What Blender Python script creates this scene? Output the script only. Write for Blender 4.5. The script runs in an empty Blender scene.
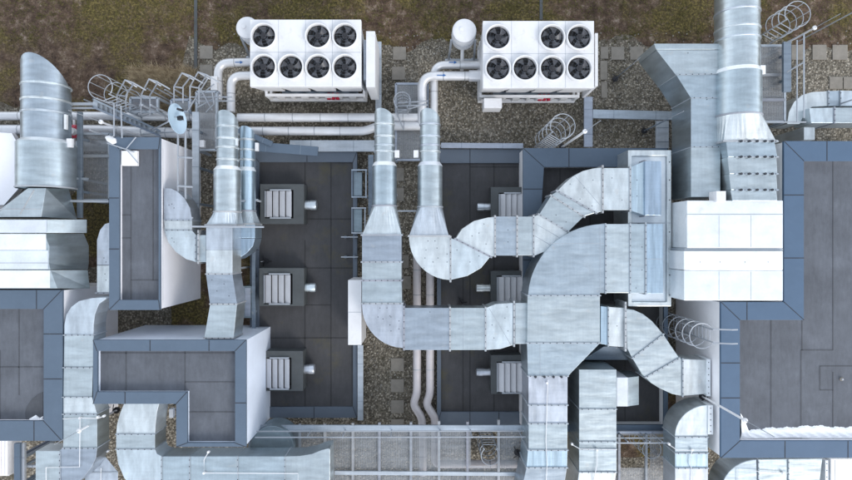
import bpy, math, random
from mathutils import Vector, Matrix
random.seed(7)
S = bpy.context.scene
COL = S.collection
PI = math.pi
HC = 27.0; K = 568.0
def W(px, py, z):
    s = (HC - z) / K
    return Vector(((px - 426) * s, (240 - py) * s, z))

# ------------------------------------------------------------------ materials
def newmat(name):
    m = bpy.data.materials.new(name); m.use_nodes = True
    nt = m.node_tree; b = nt.nodes['Principled BSDF']
    return m, nt, b
def ramp(nt, src, stops):
    r = nt.nodes.new('ShaderNodeValToRGB'); e = r.color_ramp.elements
    while len(e) < len(stops): e.new(0.5)
    for k, (p, c) in enumerate(stops):
        e[k].position = p; e[k].color = (c[0], c[1], c[2], 1)
    nt.links.new(src, r.inputs[0]); return r
def noise(nt, scale, detail=4, rough=.55, stretch=None, w=True):
    n = nt.nodes.new('ShaderNodeTexNoise'); n.inputs['Scale'].default_value = scale
    n.inputs['Detail'].default_value = detail; n.inputs['Roughness'].default_value = rough
    tc = nt.nodes.new('ShaderNodeTexCoord'); mp = nt.nodes.new('ShaderNodeMapping')
    nt.links.new(tc.outputs['Object'], mp.inputs[0])
    if stretch: mp.inputs['Scale'].default_value = stretch
    nt.links.new(mp.outputs[0], n.inputs[0]); return n
def voro(nt, scale, feature='F1'):
    n = nt.nodes.new('ShaderNodeTexVoronoi'); n.inputs['Scale'].default_value = scale; n.feature = feature
    tc = nt.nodes.new('ShaderNodeTexCoord'); nt.links.new(tc.outputs['Object'], n.inputs[0]); return n
def mix(nt, a, b, f, mode='MIX'):
    m = nt.nodes.new('ShaderNodeMix'); m.data_type = 'RGBA'; m.blend_type = mode
    for sock, v in ((m.inputs[6], a), (m.inputs[7], b), (m.inputs[0], f)):
        if hasattr(v, 'default_value') or hasattr(v, 'links'): nt.links.new(v, sock)
        elif isinstance(v, (int, float)): sock.default_value = v
        else: sock.default_value = (*v, 1)
    return m.outputs[2]
def bump(nt, b, h, strength, dist=.02):
    n = nt.nodes.new('ShaderNodeBump'); n.inputs['Strength'].default_value = strength
    n.inputs['Distance'].default_value = dist
    nt.links.new(h, n.inputs['Height']); nt.links.new(n.outputs[0], b.inputs['Normal'])
def c3(c, k): return tuple(x * k for x in c)
def galv(name, base, rough=.38, metal=.8, streak=(1.2, 5, 1), amt=.16, dirt=.25):
    m, nt, b = newmat(name)
    n1 = noise(nt, .9, 4, .5, streak)
    ns = noise(nt, 2.5, 3, .5, (streak[1], streak[0] * .25, .5) if streak[0] < streak[1] else (streak[1] * .25, streak[0], .5))
    rs_ = ramp(nt, ns.outputs[0], [(.35, (.965, .97, .975)), (.62, (1.025, 1.025, 1.025))])
    oi = nt.nodes.new('ShaderNodeObjectInfo')
    r1 = ramp(nt, n1.outputs[0], [(.3, c3(base, 1 - amt)), (.5, base), (.72, c3(base, 1 + amt))])
    v = voro(nt, 16)
    r2 = ramp(nt, v.outputs['Color'], [(0, (.965, .965, .97)), (1, (1.03, 1.03, 1.03))])
    c = mix(nt, r1.outputs[0], r2.outputs[0], 1.0, 'MULTIPLY')
    rr = ramp(nt, oi.outputs['Random'], [(0, (.80, .80, .86)), (.33, (.95, 1.0, 1.02)), (.66, (1.02, 1.02, 1.0)), (1, (1.12, 1.12, 1.1))])
    c = mix(nt, c, rr.outputs[0], 1.0, 'MULTIPLY')
    n3 = noise(nt, 1.3, 7, .62)
    r3 = ramp(nt, n3.outputs[0], [(.60, (0, 0, 0)), (.80, (dirt, dirt, dirt))])
    c = mix(nt, c, rs_.outputs[0], 1.0, 'MULTIPLY')
    c = mix(nt, c, (.34, .32, .30), r3.outputs[0])
    n5 = noise(nt, 2.6, 2, .5); r5 = ramp(nt, n5.outputs[0], [(.70, (0, 0, 0)), (.72, (dirt * .8,) * 3)])
    c = mix(nt, c, (.62, .60, .56), r5.outputs[0])
    nt.links.new(c, b.inputs['Base Color'])
    b.inputs['Metallic'].default_value = metal
    n2 = noise(nt, 3.1, 3, .5)
    r = nt.nodes.new('ShaderNodeMapRange'); nt.links.new(n2.outputs[0], r.inputs[0])
    r.inputs[3].default_value = rough - .1; r.inputs[4].default_value = rough + .14
    nt.links.new(r.outputs[0], b.inputs['Roughness'])
    n4 = noise(nt, .9, 2, .4, streak)
    bump(nt, b, n4.outputs[0], .22, .06)
    return m
def paint(name, base, rough=.5, amt=.06, dirt=.2, dcol=(.3, .28, .25), scale=1.2, metal=0.0):
    m, nt, b = newmat(name)
    n1 = noise(nt, scale, 6, .65)
    r1 = ramp(nt, n1.outputs[0], [(.3, c3(base, 1 - amt)), (.7, c3(base, 1 + amt))])
    n3 = noise(nt, 3.7, 8, .75)
    r3 = ramp(nt, n3.outputs[0], [(.55, (0, 0, 0)), (.78, (dirt, dirt, dirt))])
    c = mix(nt, r1.outputs[0], dcol, r3.outputs[0])
    nt.links.new(c, b.inputs['Base Color'])
    b.inputs['Roughness'].default_value = rough; b.inputs['Metallic'].default_value = metal
    bump(nt, b, n1.outputs[0], .12, .02)
    return m
def membrane(name, base, moss=0.0):
    m, nt, b = newmat(name)
    n1 = noise(nt, .8, 7, .7); n2 = noise(nt, 7, 5, .7, (1, .25, 1)); n3 = noise(nt, 60, 3, .8)
    r1 = ramp(nt, n1.outputs[0], [(.3, c3(base, .78)), (.55, base), (.75, c3(base, 1.28))])
    r2 = ramp(nt, n2.outputs[0], [(.3, (.86, .86, .86)), (.7, (1.12, 1.12, 1.12))])
    c = mix(nt, r1.outputs[0], r2.outputs[0], 1, 'MULTIPLY')
    r3 = ramp(nt, n3.outputs[0], [(.3, (.8, .8, .8)), (.7, (1.2, 1.2, 1.2))])
    c = mix(nt, c, r3.outputs[0], 1, 'MULTIPLY')
    n6 = noise(nt, .7, 3, .5); r6 = ramp(nt, n6.outputs[0], [(.545, (0, 0, 0)), (.50, (0, 0, 0)), (.60, (.10, .10, .10)), (.70, (.16, .16, .16)), (.585, (.12, .12, .12))])
    c = mix(nt, c, c3(base, 1.55), r6.outputs[0])
    if moss:
        n4 = noise(nt, .55, 6, .7); r4 = ramp(nt, n4.outputs[0], [(.56, (0, 0, 0)), (.72, (moss,) * 3)])
        c = mix(nt, c, (.09, .08, .035), r4.outputs[0])
    nt.links.new(c, b.inputs['Base Color']); b.inputs['Roughness'].default_value = .75
    bump(nt, b, n3.outputs[0], .3, .01)
    return m
M = {}
M['galv'] = galv('galvanised_sheet', (.465, .52, .55), .34, .88)
M['galv_pale'] = galv('pale_galvanised_sheet', (.61, .65, .67), .36, .78, (4, 1.2, 1), .2, .3)
M['galv_white'] = galv('bright_weathered_sheet', (.76, .78, .80), .40, .3, (1, 1, 1), .12, .3)
M['galv_dark'] = galv('grey_zinc_sheet', (.24, .29, .32), .48, .5)
M['galv_blue'] = galv('sky_tinted_sheet', (.47, .575, .65), .30, .85, (8, .6, 1), .2, .1)  # blue base colour paints in the sky reflection seen on duct ends
M['flange'] = galv('flange_steel', (.42, .43, .45), .5, .6, dirt=.5)
M['steel'] = galv('structural_steel', (.40, .44, .49), .5, .4, dirt=.35)
M['steel_dark'] = galv('weathered_dark_steel', (.20, .24, .29), .5, .4, dirt=.3)
M['rail'] = paint('pale_rail_zinc', (.38, .41, .45), .45, dirt=.35, metal=.3)
M['mesh'] = galv('mesh_grating', (.32, .33, .35), .5, .4, dirt=.3)
M['white'] = paint('white_enamel', (.70, .705, .72), .42, .06, .5, (.42, .40, .36))
M['white_pipe'] = paint('pipe_cladding', (.66, .67, .69), .35, .08, .3, (.4, .36, .33), metal=.35)
M['pink_pipe'] = paint('aged_pipe_cladding', (.60, .565, .57), .45, .1, .4, (.34, .28, .26), metal=.2)
M['wall'] = paint('lavender_wall_panel', (.86, .86, .90), .45, .04, .12, (.4, .4, .45))
M['wall_white'] = paint('white_wall_panel', (.86, .86, .88), .45, .05, .15)
M['wall_blue'] = paint('pale_blue_wall_panel', (.72, .79, .90), .4, .05, .1, (.4, .4, .45))
M['coping'] = paint('blue_grey_coping', (.092, .130, .180), .6, .06, .14, (.22, .25, .3), metal=.1)
M['coping_b'] = paint('blue_coping', (.074, .124, .196), .6, .05, .10, (.2, .25, .3), metal=.1)
M['coping_d'] = paint('dull_coping', (.095, .12, .155), .5, .08, .25, (.14, .14, .14))
M['seam'] = paint('dark_seam', (.03, .035, .045), .8)  # even dark colour of joints, rivets and bolt heads
M['seamlt'] = paint('sheet_seam', (.36, .40, .44), .6, metal=.3)
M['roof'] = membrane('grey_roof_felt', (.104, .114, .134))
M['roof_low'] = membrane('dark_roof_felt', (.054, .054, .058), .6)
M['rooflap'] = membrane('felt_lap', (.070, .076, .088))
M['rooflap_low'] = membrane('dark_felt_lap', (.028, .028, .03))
M['dish'] = paint('pale_blue_lacquer', (.42, .55, .66), .35)
M['black'] = paint('black_plastic', (.018, .018, .022), .5)
M['blade'] = paint('fan_blade_plastic', (.060, .062, .072), .38, .2, .3, (.09, .085, .08))
M['cavity_shade'] = paint('painted_cavity_shade', (.010, .010, .012), .9)  # near-black base colour standing in for shade inside openings
M['red'] = paint('red_valve_paint', (.42, .01, .04), .4)
M['snow'] = paint('old_snow', (.93, .94, .96), .8, .02, .0, (.6, .6, .6), 6)
M['coil'] = paint('coil_fins', (.50, .52, .56), .5, metal=.5)
M['paver'] = paint('concrete_paver', (.235, .215, .185), .85, .14, .5, (.12, .11, .08), 3)
M['frame_dk'] = paint('dark_green_grey_frame', (.062, .070, .074), .6, .2, .5, (.10, .10, .08))
M['glass'] = paint('translucent_louvre', (.54, .55, .58), .35, .08, .3, (.4, .38, .36))

def gravel():
    m, nt, b = newmat('roof_gravel')
    v = voro(nt, 13); v2 = voro(nt, 30)
    r = ramp(nt, v.outputs['Color'], [(0, (.085, .076, .062)), (.35, (.185, .168, .136)), (.65, (.29, .265, .22)), (.95, (.58, .54, .47))])
    d = ramp(nt, v.outputs['Distance'], [(.25, (1, 1, 1)), (.75, (.35, .33, .3))])
    c = mix(nt, r.outputs[0], d.outputs[0], .8, 'MULTIPLY')
    n = noise(nt, .45, 6, .7); rn = ramp(nt, n.outputs[0], [(.35, (.72, .70, .64)), (.65, (1.12, 1.1, 1.08))])
    c = mix(nt, c, rn.outputs[0], 1, 'MULTIPLY')
    n2 = noise(nt, 1.3, 8, .75); r2 = ramp(nt, n2.outputs[0], [(.56, (0, 0, 0)), (.7, (.7, .7, .7))])
    c = mix(nt, c, (.055, .05, .022), r2.outputs[0])
    nt.links.new(c, b.inputs['Base Color']); b.inputs['Roughness'].default_value = .9
    inv = nt.nodes.new('ShaderNodeMath'); inv.operation = 'SUBTRACT'; inv.inputs[0].default_value = 1
    nt.links.new(v.outputs['Distance'], inv.inputs[1]); bump(nt, b, inv.outputs[0], .9, .05)
    return m
M['gravel'] = gravel()
def mossy():
    m, nt, b = newmat('mossy_green_roof')
    n0 = noise(nt, .30, 5, .6); n1 = noise(nt, 1.6, 8, .8); n2 = noise(nt, 9, 6, .8); v = voro(nt, 11)
    a = ramp(nt, n1.outputs[0], [(.36, (.034, .018, .011)), (.46, (.085, .052, .033)), (.55, (.15, .10, .066)), (.66, (.40, .32, .26))])
    g = ramp(nt, n2.outputs[0], [(.34, (.018, .015, .004)), (.5, (.108, .084, .020)), (.66, (.27, .22, .07))])
    f = ramp(nt, n0.outputs[0], [(.46, (0, 0, 0)), (.55, (.85, .85, .85))])
    c = mix(nt, a.outputs[0], g.outputs[0], f.outputs[0])
    d = ramp(nt, n2.outputs[0], [(.3, (.45, .45, .45)), (.6, (1.1, 1.1, 1.1)), (.8, (1.9, 1.8, 1.7))])
    c = mix(nt, c, d.outputs[0], .9, 'MULTIPLY')
    nt.links.new(c, b.inputs['Base Color']); b.inputs['Roughness'].default_value = .95
    bump(nt, b, n2.outputs[0], 1, .06)
    return m
M['moss'] = mossy()
def leafmat(name, c0, c1):
    m, nt, b = newmat(name)
    n = noise(nt, 5, 3, .7); r = ramp(nt, n.outputs[0], [(.35, c0), (.65, c1)])
    nt.links.new(r.outputs[0], b.inputs['Base Color']); b.inputs['Roughness'].default_value = .9
    return m
M['straw'] = leafmat('dry_straw', (.22, .16, .09), (.55, .45, .30))
M['tuft'] = leafmat('moss_tuft', (.04, .036, .008), (.15, .135, .035))
M['tuftb'] = leafmat('brown_stalk', (.05, .032, .024), (.26, .19, .145))
M['stone'] = leafmat('loose_stone', (.10, .09, .075), (.42, .40, .36))

# ------------------------------------------------------------------ mesh builder
class MB:
    def __init__(s): s.v = []; s.f = []; s.mi = []; s.cur = 0
    def mat(s, i): s.cur = i; return s
    def add(s, vs, fs):
        o = len(s.v); s.v += [tuple(v) for v in vs]
        for f in fs: s.f.append([o + i for i in f]); s.mi.append(s.cur)
        return s
    def loft(s, bot, top, cap=True):
        n = len(top); vs = list(bot) + list(top); fs = []
        for i in range(n): j = (i + 1) % n; fs.append([i, j, n + j, n + i])
        if cap: fs.append(list(range(n))[::-1]); fs.append(list(range(n, 2 * n)))
        return s.add(vs, fs)
    def rings(s, rs, cap=(True, True)):
        n = len(rs[0]); vs = [p for r in rs for p in r]; fs = []
        for k in range(len(rs) - 1):
            for i in range(n):
                j = (i + 1) % n; fs.append([k * n + i, k * n + j, (k + 1) * n + j, (k + 1) * n + i])
        if cap[0]: fs.append(list(range(n))[::-1])
        if cap[1]: fs.append([(len(rs) - 1) * n + i for i in range(n)])
        return s.add(vs, fs)
    def prism(s, poly, z0, z1, ref=None):
        ref = z1 if ref is None else ref
        p = ccw([W(x, y, ref) for x, y in poly])
        return s.loft([(q.x, q.y, z0) for q in p], [(q.x, q.y, z1) for q in p])
    def rect(s, x0, y0, x1, y1, z0, z1, ref=None):
        return s.prism([(x0, y0), (x1, y0), (x1, y1), (x0, y1)], z0, z1, ref)
    def box(s, c, d):
        x, y, z = c; a, b_, h = d[0] / 2, d[1] / 2, d[2] / 2
        return s.loft([(x - a, y - b_, z - h), (x + a, y - b_, z - h), (x + a, y + b_, z - h), (x - a, y + b_, z - h)],
                      [(x - a, y - b_, z + h), (x + a, y - b_, z + h), (x + a, y + b_, z + h), (x - a, y + b_, z + h)])
    def bar(s, p, q, w, h=None):
        h = w if h is None else h
        p, q = Vector(p), Vector(q); d = (q - p).normalized()
        up = Vector((0, 0, 1)) if abs(d.z) < .95 else Vector((0, 1, 0))
        a = d.cross(up).normalized() * w / 2; u = a.cross(d).normalized() * h / 2
        return s.loft([p - a - u, p + a - u, p + a + u, p - a + u], [q - a - u, q + a - u, q + a + u, q - a + u])
    def tube(s, pts, r, n=8, closed=False):
        pts = [Vector(p) for p in pts]; m = len(pts)
        rr = r if isinstance(r, (list, tuple)) else [r] * m
        rs = []; pa = None
        for i in range(m):
            if closed: d = pts[(i + 1) % m] - pts[i - 1]
            else: d = pts[min(i + 1, m - 1)] - pts[max(i - 1, 0)]
            d.normalize()
            if pa is None:
                t = Vector((0, 0, 1)) if abs(d.z) < .9 else Vector((1, 0, 0)); a = d.cross(t).normalized()
            else: a = (pa - d * pa.dot(d)).normalized()
            pa = a; b_ = d.cross(a)
            rs.append([pts[i] + (a * math.cos(2 * PI * k / n) + b_ * math.sin(2 * PI * k / n)) * rr[i] for k in range(n)])
        if closed: rs.append(rs[0]); return s.rings(rs, (False, False))
        return s.rings(rs)
    def disc(s, c, r, z0, z1, n=32):
        return s.loft([(c[0] + r * math.cos(2 * PI * k / n), c[1] + r * math.sin(2 * PI * k / n), z0) for k in range(n)],
                      [(c[0] + r * math.cos(2 * PI * k / n), c[1] + r * math.sin(2 * PI * k / n), z1) for k in range(n)])
    def hoop(s, c, r, t, a0=0, a1=2 * PI, n=20, m=5):
        closed = abs(a1 - a0 - 2 * PI) < .01
        k = n if closed else n + 1
        pts = [(c[0] + r * math.cos(a0 + (a1 - a0) * i / n), c[1] + r * math.sin(a0 + (a1 - a0) * i / n), c[2]) for i in range(k)]
        return s.tube(pts, t, m, closed)
def area(p): return sum(p[i].x * p[(i + 1) % len(p)].y - p[(i + 1) % len(p)].x * p[i].y for i in range(len(p)))
def ccw(p): return p if area(p) > 0 else p[::-1]

def part(name, mb, mats, parent=None, bevel=0, smooth=False, label=None):
    me = bpy.data.meshes.new(name); me.from_pydata(mb.v, [], mb.f)
    if not isinstance(mats, (list, tuple)): mats = [mats]
    for m in mats: me.materials.append(M[m])
    for p, i in zip(me.polygons, mb.mi): p.material_index = i
    me.update()
    o = bpy.data.objects.new(name, me); COL.objects.link(o)
    if smooth:
        me.shade_smooth()
        try: me.set_sharp_from_angle(angle=math.radians(38))
        except Exception: pass
    if bevel:
        b = o.modifiers.new('bevel', 'BEVEL'); b.width = bevel; b.segments = 2; b.limit_method = 'ANGLE'; b.angle_limit = math.radians(40)
    if parent:
        o.parent = parent
        r = parent
        L = Vector((0, 0, 0))
        while r: L += r.location; r = r.parent
        o.location = -L
    if label: o['label'] = label
    return o
def tag(o, label, cat, group=None):
    o['label'] = label; o['category'] = cat
    if group: o['group'] = group
    return o
def thing(name, label, cat, loc=(0, 0, 0), group=None):
    o = bpy.data.objects.new(name, None); COL.objects.link(o); o.empty_display_size = .3
    o.location = loc; return tag(o, label, cat, group)
def structure(name, mb, mats, kind='structure', **k):
    o = part(name, mb, mats, **k); o['kind'] = kind; return o
def copy_tree(o, parent=None):
    c = o.copy(); COL.objects.link(c)
    if parent: c.parent = parent
    for ch in list(o.children): copy_tree(ch, c)
    return c

# ------------------------------------------------------------------ ground
g = MB(); g.add([(-90, -70, 0), (90, -70, 0), (90, 70, 0), (-90, 70, 0)], [[0, 1, 2, 3]])
structure('ground', g, 'gravel')
# mossy strip with a ragged border
pts = []
x = -60
yb = W(0, 43, 0).y
while x <= 60:
    w = .28 * math.sin(x * .9) + .2 * math.sin(x * 2.7 + 1) + random.uniform(-.12, .12)
    if x < W(190, 0, 0).x: w -= 3.1 * min(1, (W(190, 0, 0).x - x) / .8)
    pts.append((x, yb + w)); x += .25
mm = MB()
for (xa, ya), (xb, yb2) in zip(pts, pts[1:]):
    mm.add([(xa, ya, .004), (xb, yb2, .004), (xb, 60, .004), (xa, 60, .004)], [[0, 1, 2, 3]])
structure('moss_ground', mm, 'moss')
for nm, (x0, y0, x1, y1) in (('moss_ground', (70, 195, 116, 262)), ('moss_ground', (176, 250, 262, 345)), ('moss_ground', (560, 380, 700, 450))):
    mm = MB(); a = W(x0, y1, 0); b = W(x1, y0, 0)
    n = 28; ps = []
    for k in range(n):
        t = 2 * PI * k / n; cx, cy = (a.x + b.x) / 2, (a.y + b.y) / 2
        r = 1 + random.uniform(-.06, .06)
        ps.append((cx + (b.x - a.x) / 2 * 1.15 * math.copysign(abs(math.cos(t)) ** .5, math.cos(t)) * r, cy + (b.y - a.y) / 2 * 1.15 * math.copysign(abs(math.sin(t)) ** .5, math.sin(t)) * r, .008))
    mm.add(ps, [list(range(n))]); structure(nm, mm, 'moss')

# vegetation and stones on the mossy strip
def blades(n, region, h, w, mat, name, label, cat, tilt=.8, bunch=6):
    m = MB(); a = W(region[0], region[3], 0); b = W(region[2], region[1], 0)
    for _ in range(n):
        cx, cy = random.uniform(a.x, b.x), random.uniform(a.y, b.y)
        for _ in range(bunch):
            px, py = cx + random.gauss(0, .07), cy + random.gauss(0, .07)
            t = random.uniform(0, 2 * PI); l = h * random.uniform(.4, 1.2); til = random.uniform(.2, 1) * tilt
            d = Vector((math.cos(t) * til, math.sin(t) * til, 1)).normalized() * l
            s_ = Vector((-math.sin(t), math.cos(t), 0)) * w
            p = Vector((px, py, 0.005))
            m.add([p - s_, p + s_, p + d], [[0, 1, 2]])
    o = part(name, m, mat); tag(o, label, cat); o['kind'] = 'stuff'
blades(2600, (-8, -8, 860, 42), .14, .014, 'tuft', 'moss_tufts', 'short olive moss tufts covering the strip along the top', 'moss', 2.2, 5)
blades(1500, (-8, -8, 860, 46), .22, .008, 'tuftb', 'dry_stalks', 'brown dry stalks scattered over the mossy strip', 'stalks', 2.5, 4)
blades(900, (-8, 42, 205, 108), .20, .006, 'tuftb', 'brown_stalks', 'brown dry stalks between round stack and pipe elbows', 'stalks', 2.5, 5)
blades(700, (132, 70, 196, 112), .55, .014, 'straw', 'straw_grass', 'pale straw coloured grass behind the railings at upper left', 'grass', 1.6, 12)
st = MB()
def pebble(m, x, y, z, r):
    n = 5; t0 = random.uniform(0, 6)
    lo = [(x + r * math.cos(t0 + 2 * PI * k / n) * random.uniform(.7, 1.2), y + r * math.sin(t0 + 2 * PI * k / n) * random.uniform(.7, 1.2), z) for k in range(n)]
    hi = [(x + (a - x) * .6, y + (b - y) * .6, z + r * .8) for a, b, _ in lo]
    m.loft(lo, hi)
for _ in range(5200):
    if random.random() < .55: px, py = random.uniform(385, 700), random.uniform(46, 147)
    elif random.random() < .5: px, py = random.uniform(360, 440), random.uniform(150, 470)
    else:
        px, py = random.uniform(200, 860), random.uniform(30, 140)
    p = W(px, py, 0); pebble(st, p.x, p.y, .004, random.uniform(.02, .045))
o = part('loose_pebbles', st, 'stone'); tag(o, 'grey and pale pebbles loose on the gravel and moss', 'pebbles'); o['kind'] = 'stuff'
# dark hose-like seam lines in the moss strip
for x0, lab in ((196, 'dark narrow strip in the moss running up from left chiller pipes'), (541, 'dark narrow strip in the moss above the right chiller')):
    m = MB(); m.rect(x0 - 1.5, -12, x0 + 1.5, 70 if x0 < 300 else 20, .006, .05, 0)
    tag(part('drain_strip', m, 'frame_dk'), lab, 'drain')

# pavers
PV = [(393, 47, 406, 60, 'paver beside the left side of the upper gravel, nearer the moss'),
      (392, 67, 405, 80, 'paver below another one, left of the right chiller pipes'),
      (200, 46, 213, 59, 'paver left of the left chiller tank, upper one'),
      (200, 65, 213, 78, 'paver left of the left chiller pipe elbow, lower one'),
      (600.5, 47, 608, 59, 'paver touching right end of the right chiller, uppermost'),
      (600, 61, 607, 80, 'paver touching right end of the right chiller, middle'),
      (601, 82, 607, 98, 'paver touching right end of the right chiller, lowest'),
      (611, 47, 624, 60, 'paver in the row right of the right chiller, second'),
      (630, 47, 643, 60, 'paver just left of the slanted intake duct'),
      (791, 45, 804, 60, 'paver in the upper right row, just right of the platform handrail'),
      (812, 45, 826, 60, 'paver in the upper right row, left one'),
      (832, 45, 847, 60, 'paver in the upper right row, next to picture edge'),
      (829, 77, 842, 89, 'paver above the rounded duct at upper right, left one'),
      (843, 77, 860, 89, 'paver above the rounded duct at upper right, right one'),
      (391, 358, 404, 371, 'paver in gravel lane, first below the horizontal duct'),
      (391, 379, 404, 392, 'paver in gravel lane, second below the horizontal duct'),
      (391, 400, 404, 413, 'paver in gravel lane, third below the horizontal duct'),
      (391, 419, 404, 432, 'paver in gravel lane, half under the walkway edge'),
      (392, 168, 404, 181, 'paver between the two middle stacks, uppermost'),
      (392, 188, 404, 201, 'paver between the two middle stacks, lower one'),
      (403, 255, 409, 268, 'paver between the two middle ducts, upper one'),
      (403, 276, 411, 289, 'paver between the two middle ducts, lower one')]
for i, (x0, y0, x1, y1, lab) in enumerate(PV):
    m = MB(); m.rect(x0, y0, x1, y1, .0, .05, 0)
    tag(part('paver', m, 'paver', bevel=.012), 'square concrete ' + lab, 'paver', 'concrete pavers on the gravel')

# ------------------------------------------------------------------ buildings
def ring_mesh(mb, outer, inner, z0, z1, ref):
    o = [W(x, y, ref) for x, y in outer]; i = [W(x, y, ref) for x, y in inner]
    if area(o) < 0: o = o[::-1]; i = i[::-1]
    n = len(o)
    vs = [(p.x, p.y, z0) for p in o] + [(p.x, p.y, z1) for p in o] + [(p.x, p.y, z0) for p in i] + [(p.x, p.y, z1) for p in i]
    fs = []
    for k in range(n):
        j = (k + 1) % n
        fs += [[k, j, n + j, n + k], [n + k, n + j, 3 * n + j, 3 * n + k], [2 * n + j, 2 * n + k, 3 * n + k, 3 * n + j], [j, k, 2 * n + k, 2 * n + j]]
    mb.add(vs, fs)
def off(poly, d):
    # move polygon outward by d pixels
    c = []
    n = len(poly); a = sum(poly[i][0] * poly[(i + 1) % n][1] - poly[(i + 1) % n][0] * poly[i][1] for i in range(n)); sg = 1 if a > 0 else -1
    for i in range(n):
        p0, p1, p2 = poly[i - 1], poly[i], poly[(i + 1) % n]
        def nrm(a_, b_):
            dx, dy = b_[0] - a_[0], b_[1] - a_[1]; l = math.hypot(dx, dy); return (dy / l * sg, -dx / l * sg)
        n1, n2 = nrm(p0, p1), nrm(p1, p2)
        k = 1 + n1[0] * n2[0] + n1[1] * n2[1]
        c.append((p1[0] + (n1[0] + n2[0]) / k * d, p1[1] + (n1[1] + n2[1]) / k * d))
    return c
def building(name, label, outer, inner, zt, zr, wall, cop, roofm, lapm, laps, joints, base=0.0, group=None):
    c = W(sum(p[0] for p in outer) / len(outer), sum(p[1] for p in outer) / len(outer), zt); c.z = base
    t = thing(name, label, 'roof block', c, group)
    m = MB(); m.prism(off(outer, -.8), base, zr - .02, zt); ring_mesh(m, off(outer, -.8), off(inner, .8), zr - .018, zt - .12, zt)
    part('wall', m, wall, t)
    m = MB(); m.prism(off(inner, .9), zr - .015, zr, zt); part('roof', m, roofm, t)
    m = MB(); ring_mesh(m, outer, inner, zt - .13, zt, zt); co = part('coping', m, cop, t, bevel=.012)
    if joints or True:
        for p, q in joints: m = MB(); m.bar(W(*p, zt + .001), W(*q, zt + .001), .035, .008); part('coping_joint', m, 'seam', co)
        for a, b in zip(outer, inner): m = MB(); m.bar(W(*a, zt + .001), W(*b, zt + .001), .03, .008); part('coping_joint', m, 'seam', co)
    m = MB()
    for p, q in laps: m.bar(W(*p, zr + .003), W(*q, zr + .003), .045, .012)
    if laps: part('felt_lap', m, lapm, t)
    return t
# A narrow block upper left
building('stair_tower', 'narrow tall block with grey felt roof and pale lavender east wall at left', [(109, 137), (160, 137), (160, 310), (109, 310)],
         [(119, 149), (158.6, 149), (158.6, 300), (119, 300)], 4.2, 3.9, 'wall', 'coping', 'roof', 'rooflap',
         [((131, 149), (131, 301)), ((119, 215), (131, 215)), ((119, 238), (131, 238)), ((131, 280), (159, 280)), ((153, 149), (153, 280))],
         [((109, 198), (119, 198)), ((109, 249), (119, 249))])
# B block left edge
building('plant_room', 'grey felt roofed block with wide coping cut by the left picture edge', [(-60, 290), (62, 290), (62, 441), (-60, 441)],
         [(-50, 309), (43.5, 309), (43.5, 421), (-50, 421)], 4.2, 3.9, 'wall', 'coping', 'roof', 'rooflap',
         [((19, 309), (19, 395)), ((0, 350), (0, 421)), ((19, 367), (44, 367)), ((-30, 367), (19, 367))],
         [((36.5, 290), (36.5, 309)), ((43.5, 379), (62, 379)), ((34, 421), (34, 441)), ((43.5, 334), (62, 334))])
# C L-shaped block
building('plant_room', 'L-shaped block with notch around a curved duct, white walls, lower left', [(93, 340), (246, 340), (246, 447), (176, 447), (176, 404), (93, 404)],
         [(97, 351), (235, 351), (235, 443), (187, 443), (187, 392), (97, 392)], 4.2, 3.9, 'wall_blue', 'coping', 'roof', 'rooflap',
         [((126, 351), (126, 392)), ((185, 351), (185, 392)), ((97, 353), (235, 353)), ((185, 382), (235, 382)), ((187, 412), (235, 412))],
         [((150, 340), (150, 351)), ((209, 340), (209, 351)), ((125, 392), (125, 404)), ((235, 403), (246, 403))])
# D low block centre right
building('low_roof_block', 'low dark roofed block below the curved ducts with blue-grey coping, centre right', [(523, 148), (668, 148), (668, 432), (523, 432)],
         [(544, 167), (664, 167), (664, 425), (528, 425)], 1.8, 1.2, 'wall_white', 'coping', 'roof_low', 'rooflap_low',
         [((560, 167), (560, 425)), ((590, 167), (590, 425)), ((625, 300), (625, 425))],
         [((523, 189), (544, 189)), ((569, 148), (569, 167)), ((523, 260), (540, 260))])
# E stepped block at right
building('plant_room', 'large stepped block with bright blue coping and snow on its felt roof at right', [(784, 141), (930, 141), (930, 458), (721, 458), (721, 302), (784, 302)],
         [(804, 161), (915, 161), (915, 441), (740, 441), (740, 320), (804, 320)], 4.2, 3.85, 'wall_white', 'coping_b', 'roof', 'rooflap',
         [((833, 161), (833, 350)), ((802, 320), (802, 350)), ((771, 320), (771, 441)), ((801, 350), (801, 441)), ((801, 350), (833, 350)), ((833, 372), (833, 441)), ((862, 161), (862, 441)), ((820, 366), (852, 366)), ((820, 366), (820, 390)), ((820, 390), (833, 390))],
         [((827, 141), (827, 161)), ((784, 195), (804, 195)), ((784, 258), (804, 258)), ((747, 302), (747, 320)), ((721, 363), (740, 363)), ((721, 398), (740, 398)), ((785, 441), (785, 458)), ((848, 441), (848, 458)), ((784, 302), (784, 302.5))])
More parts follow.
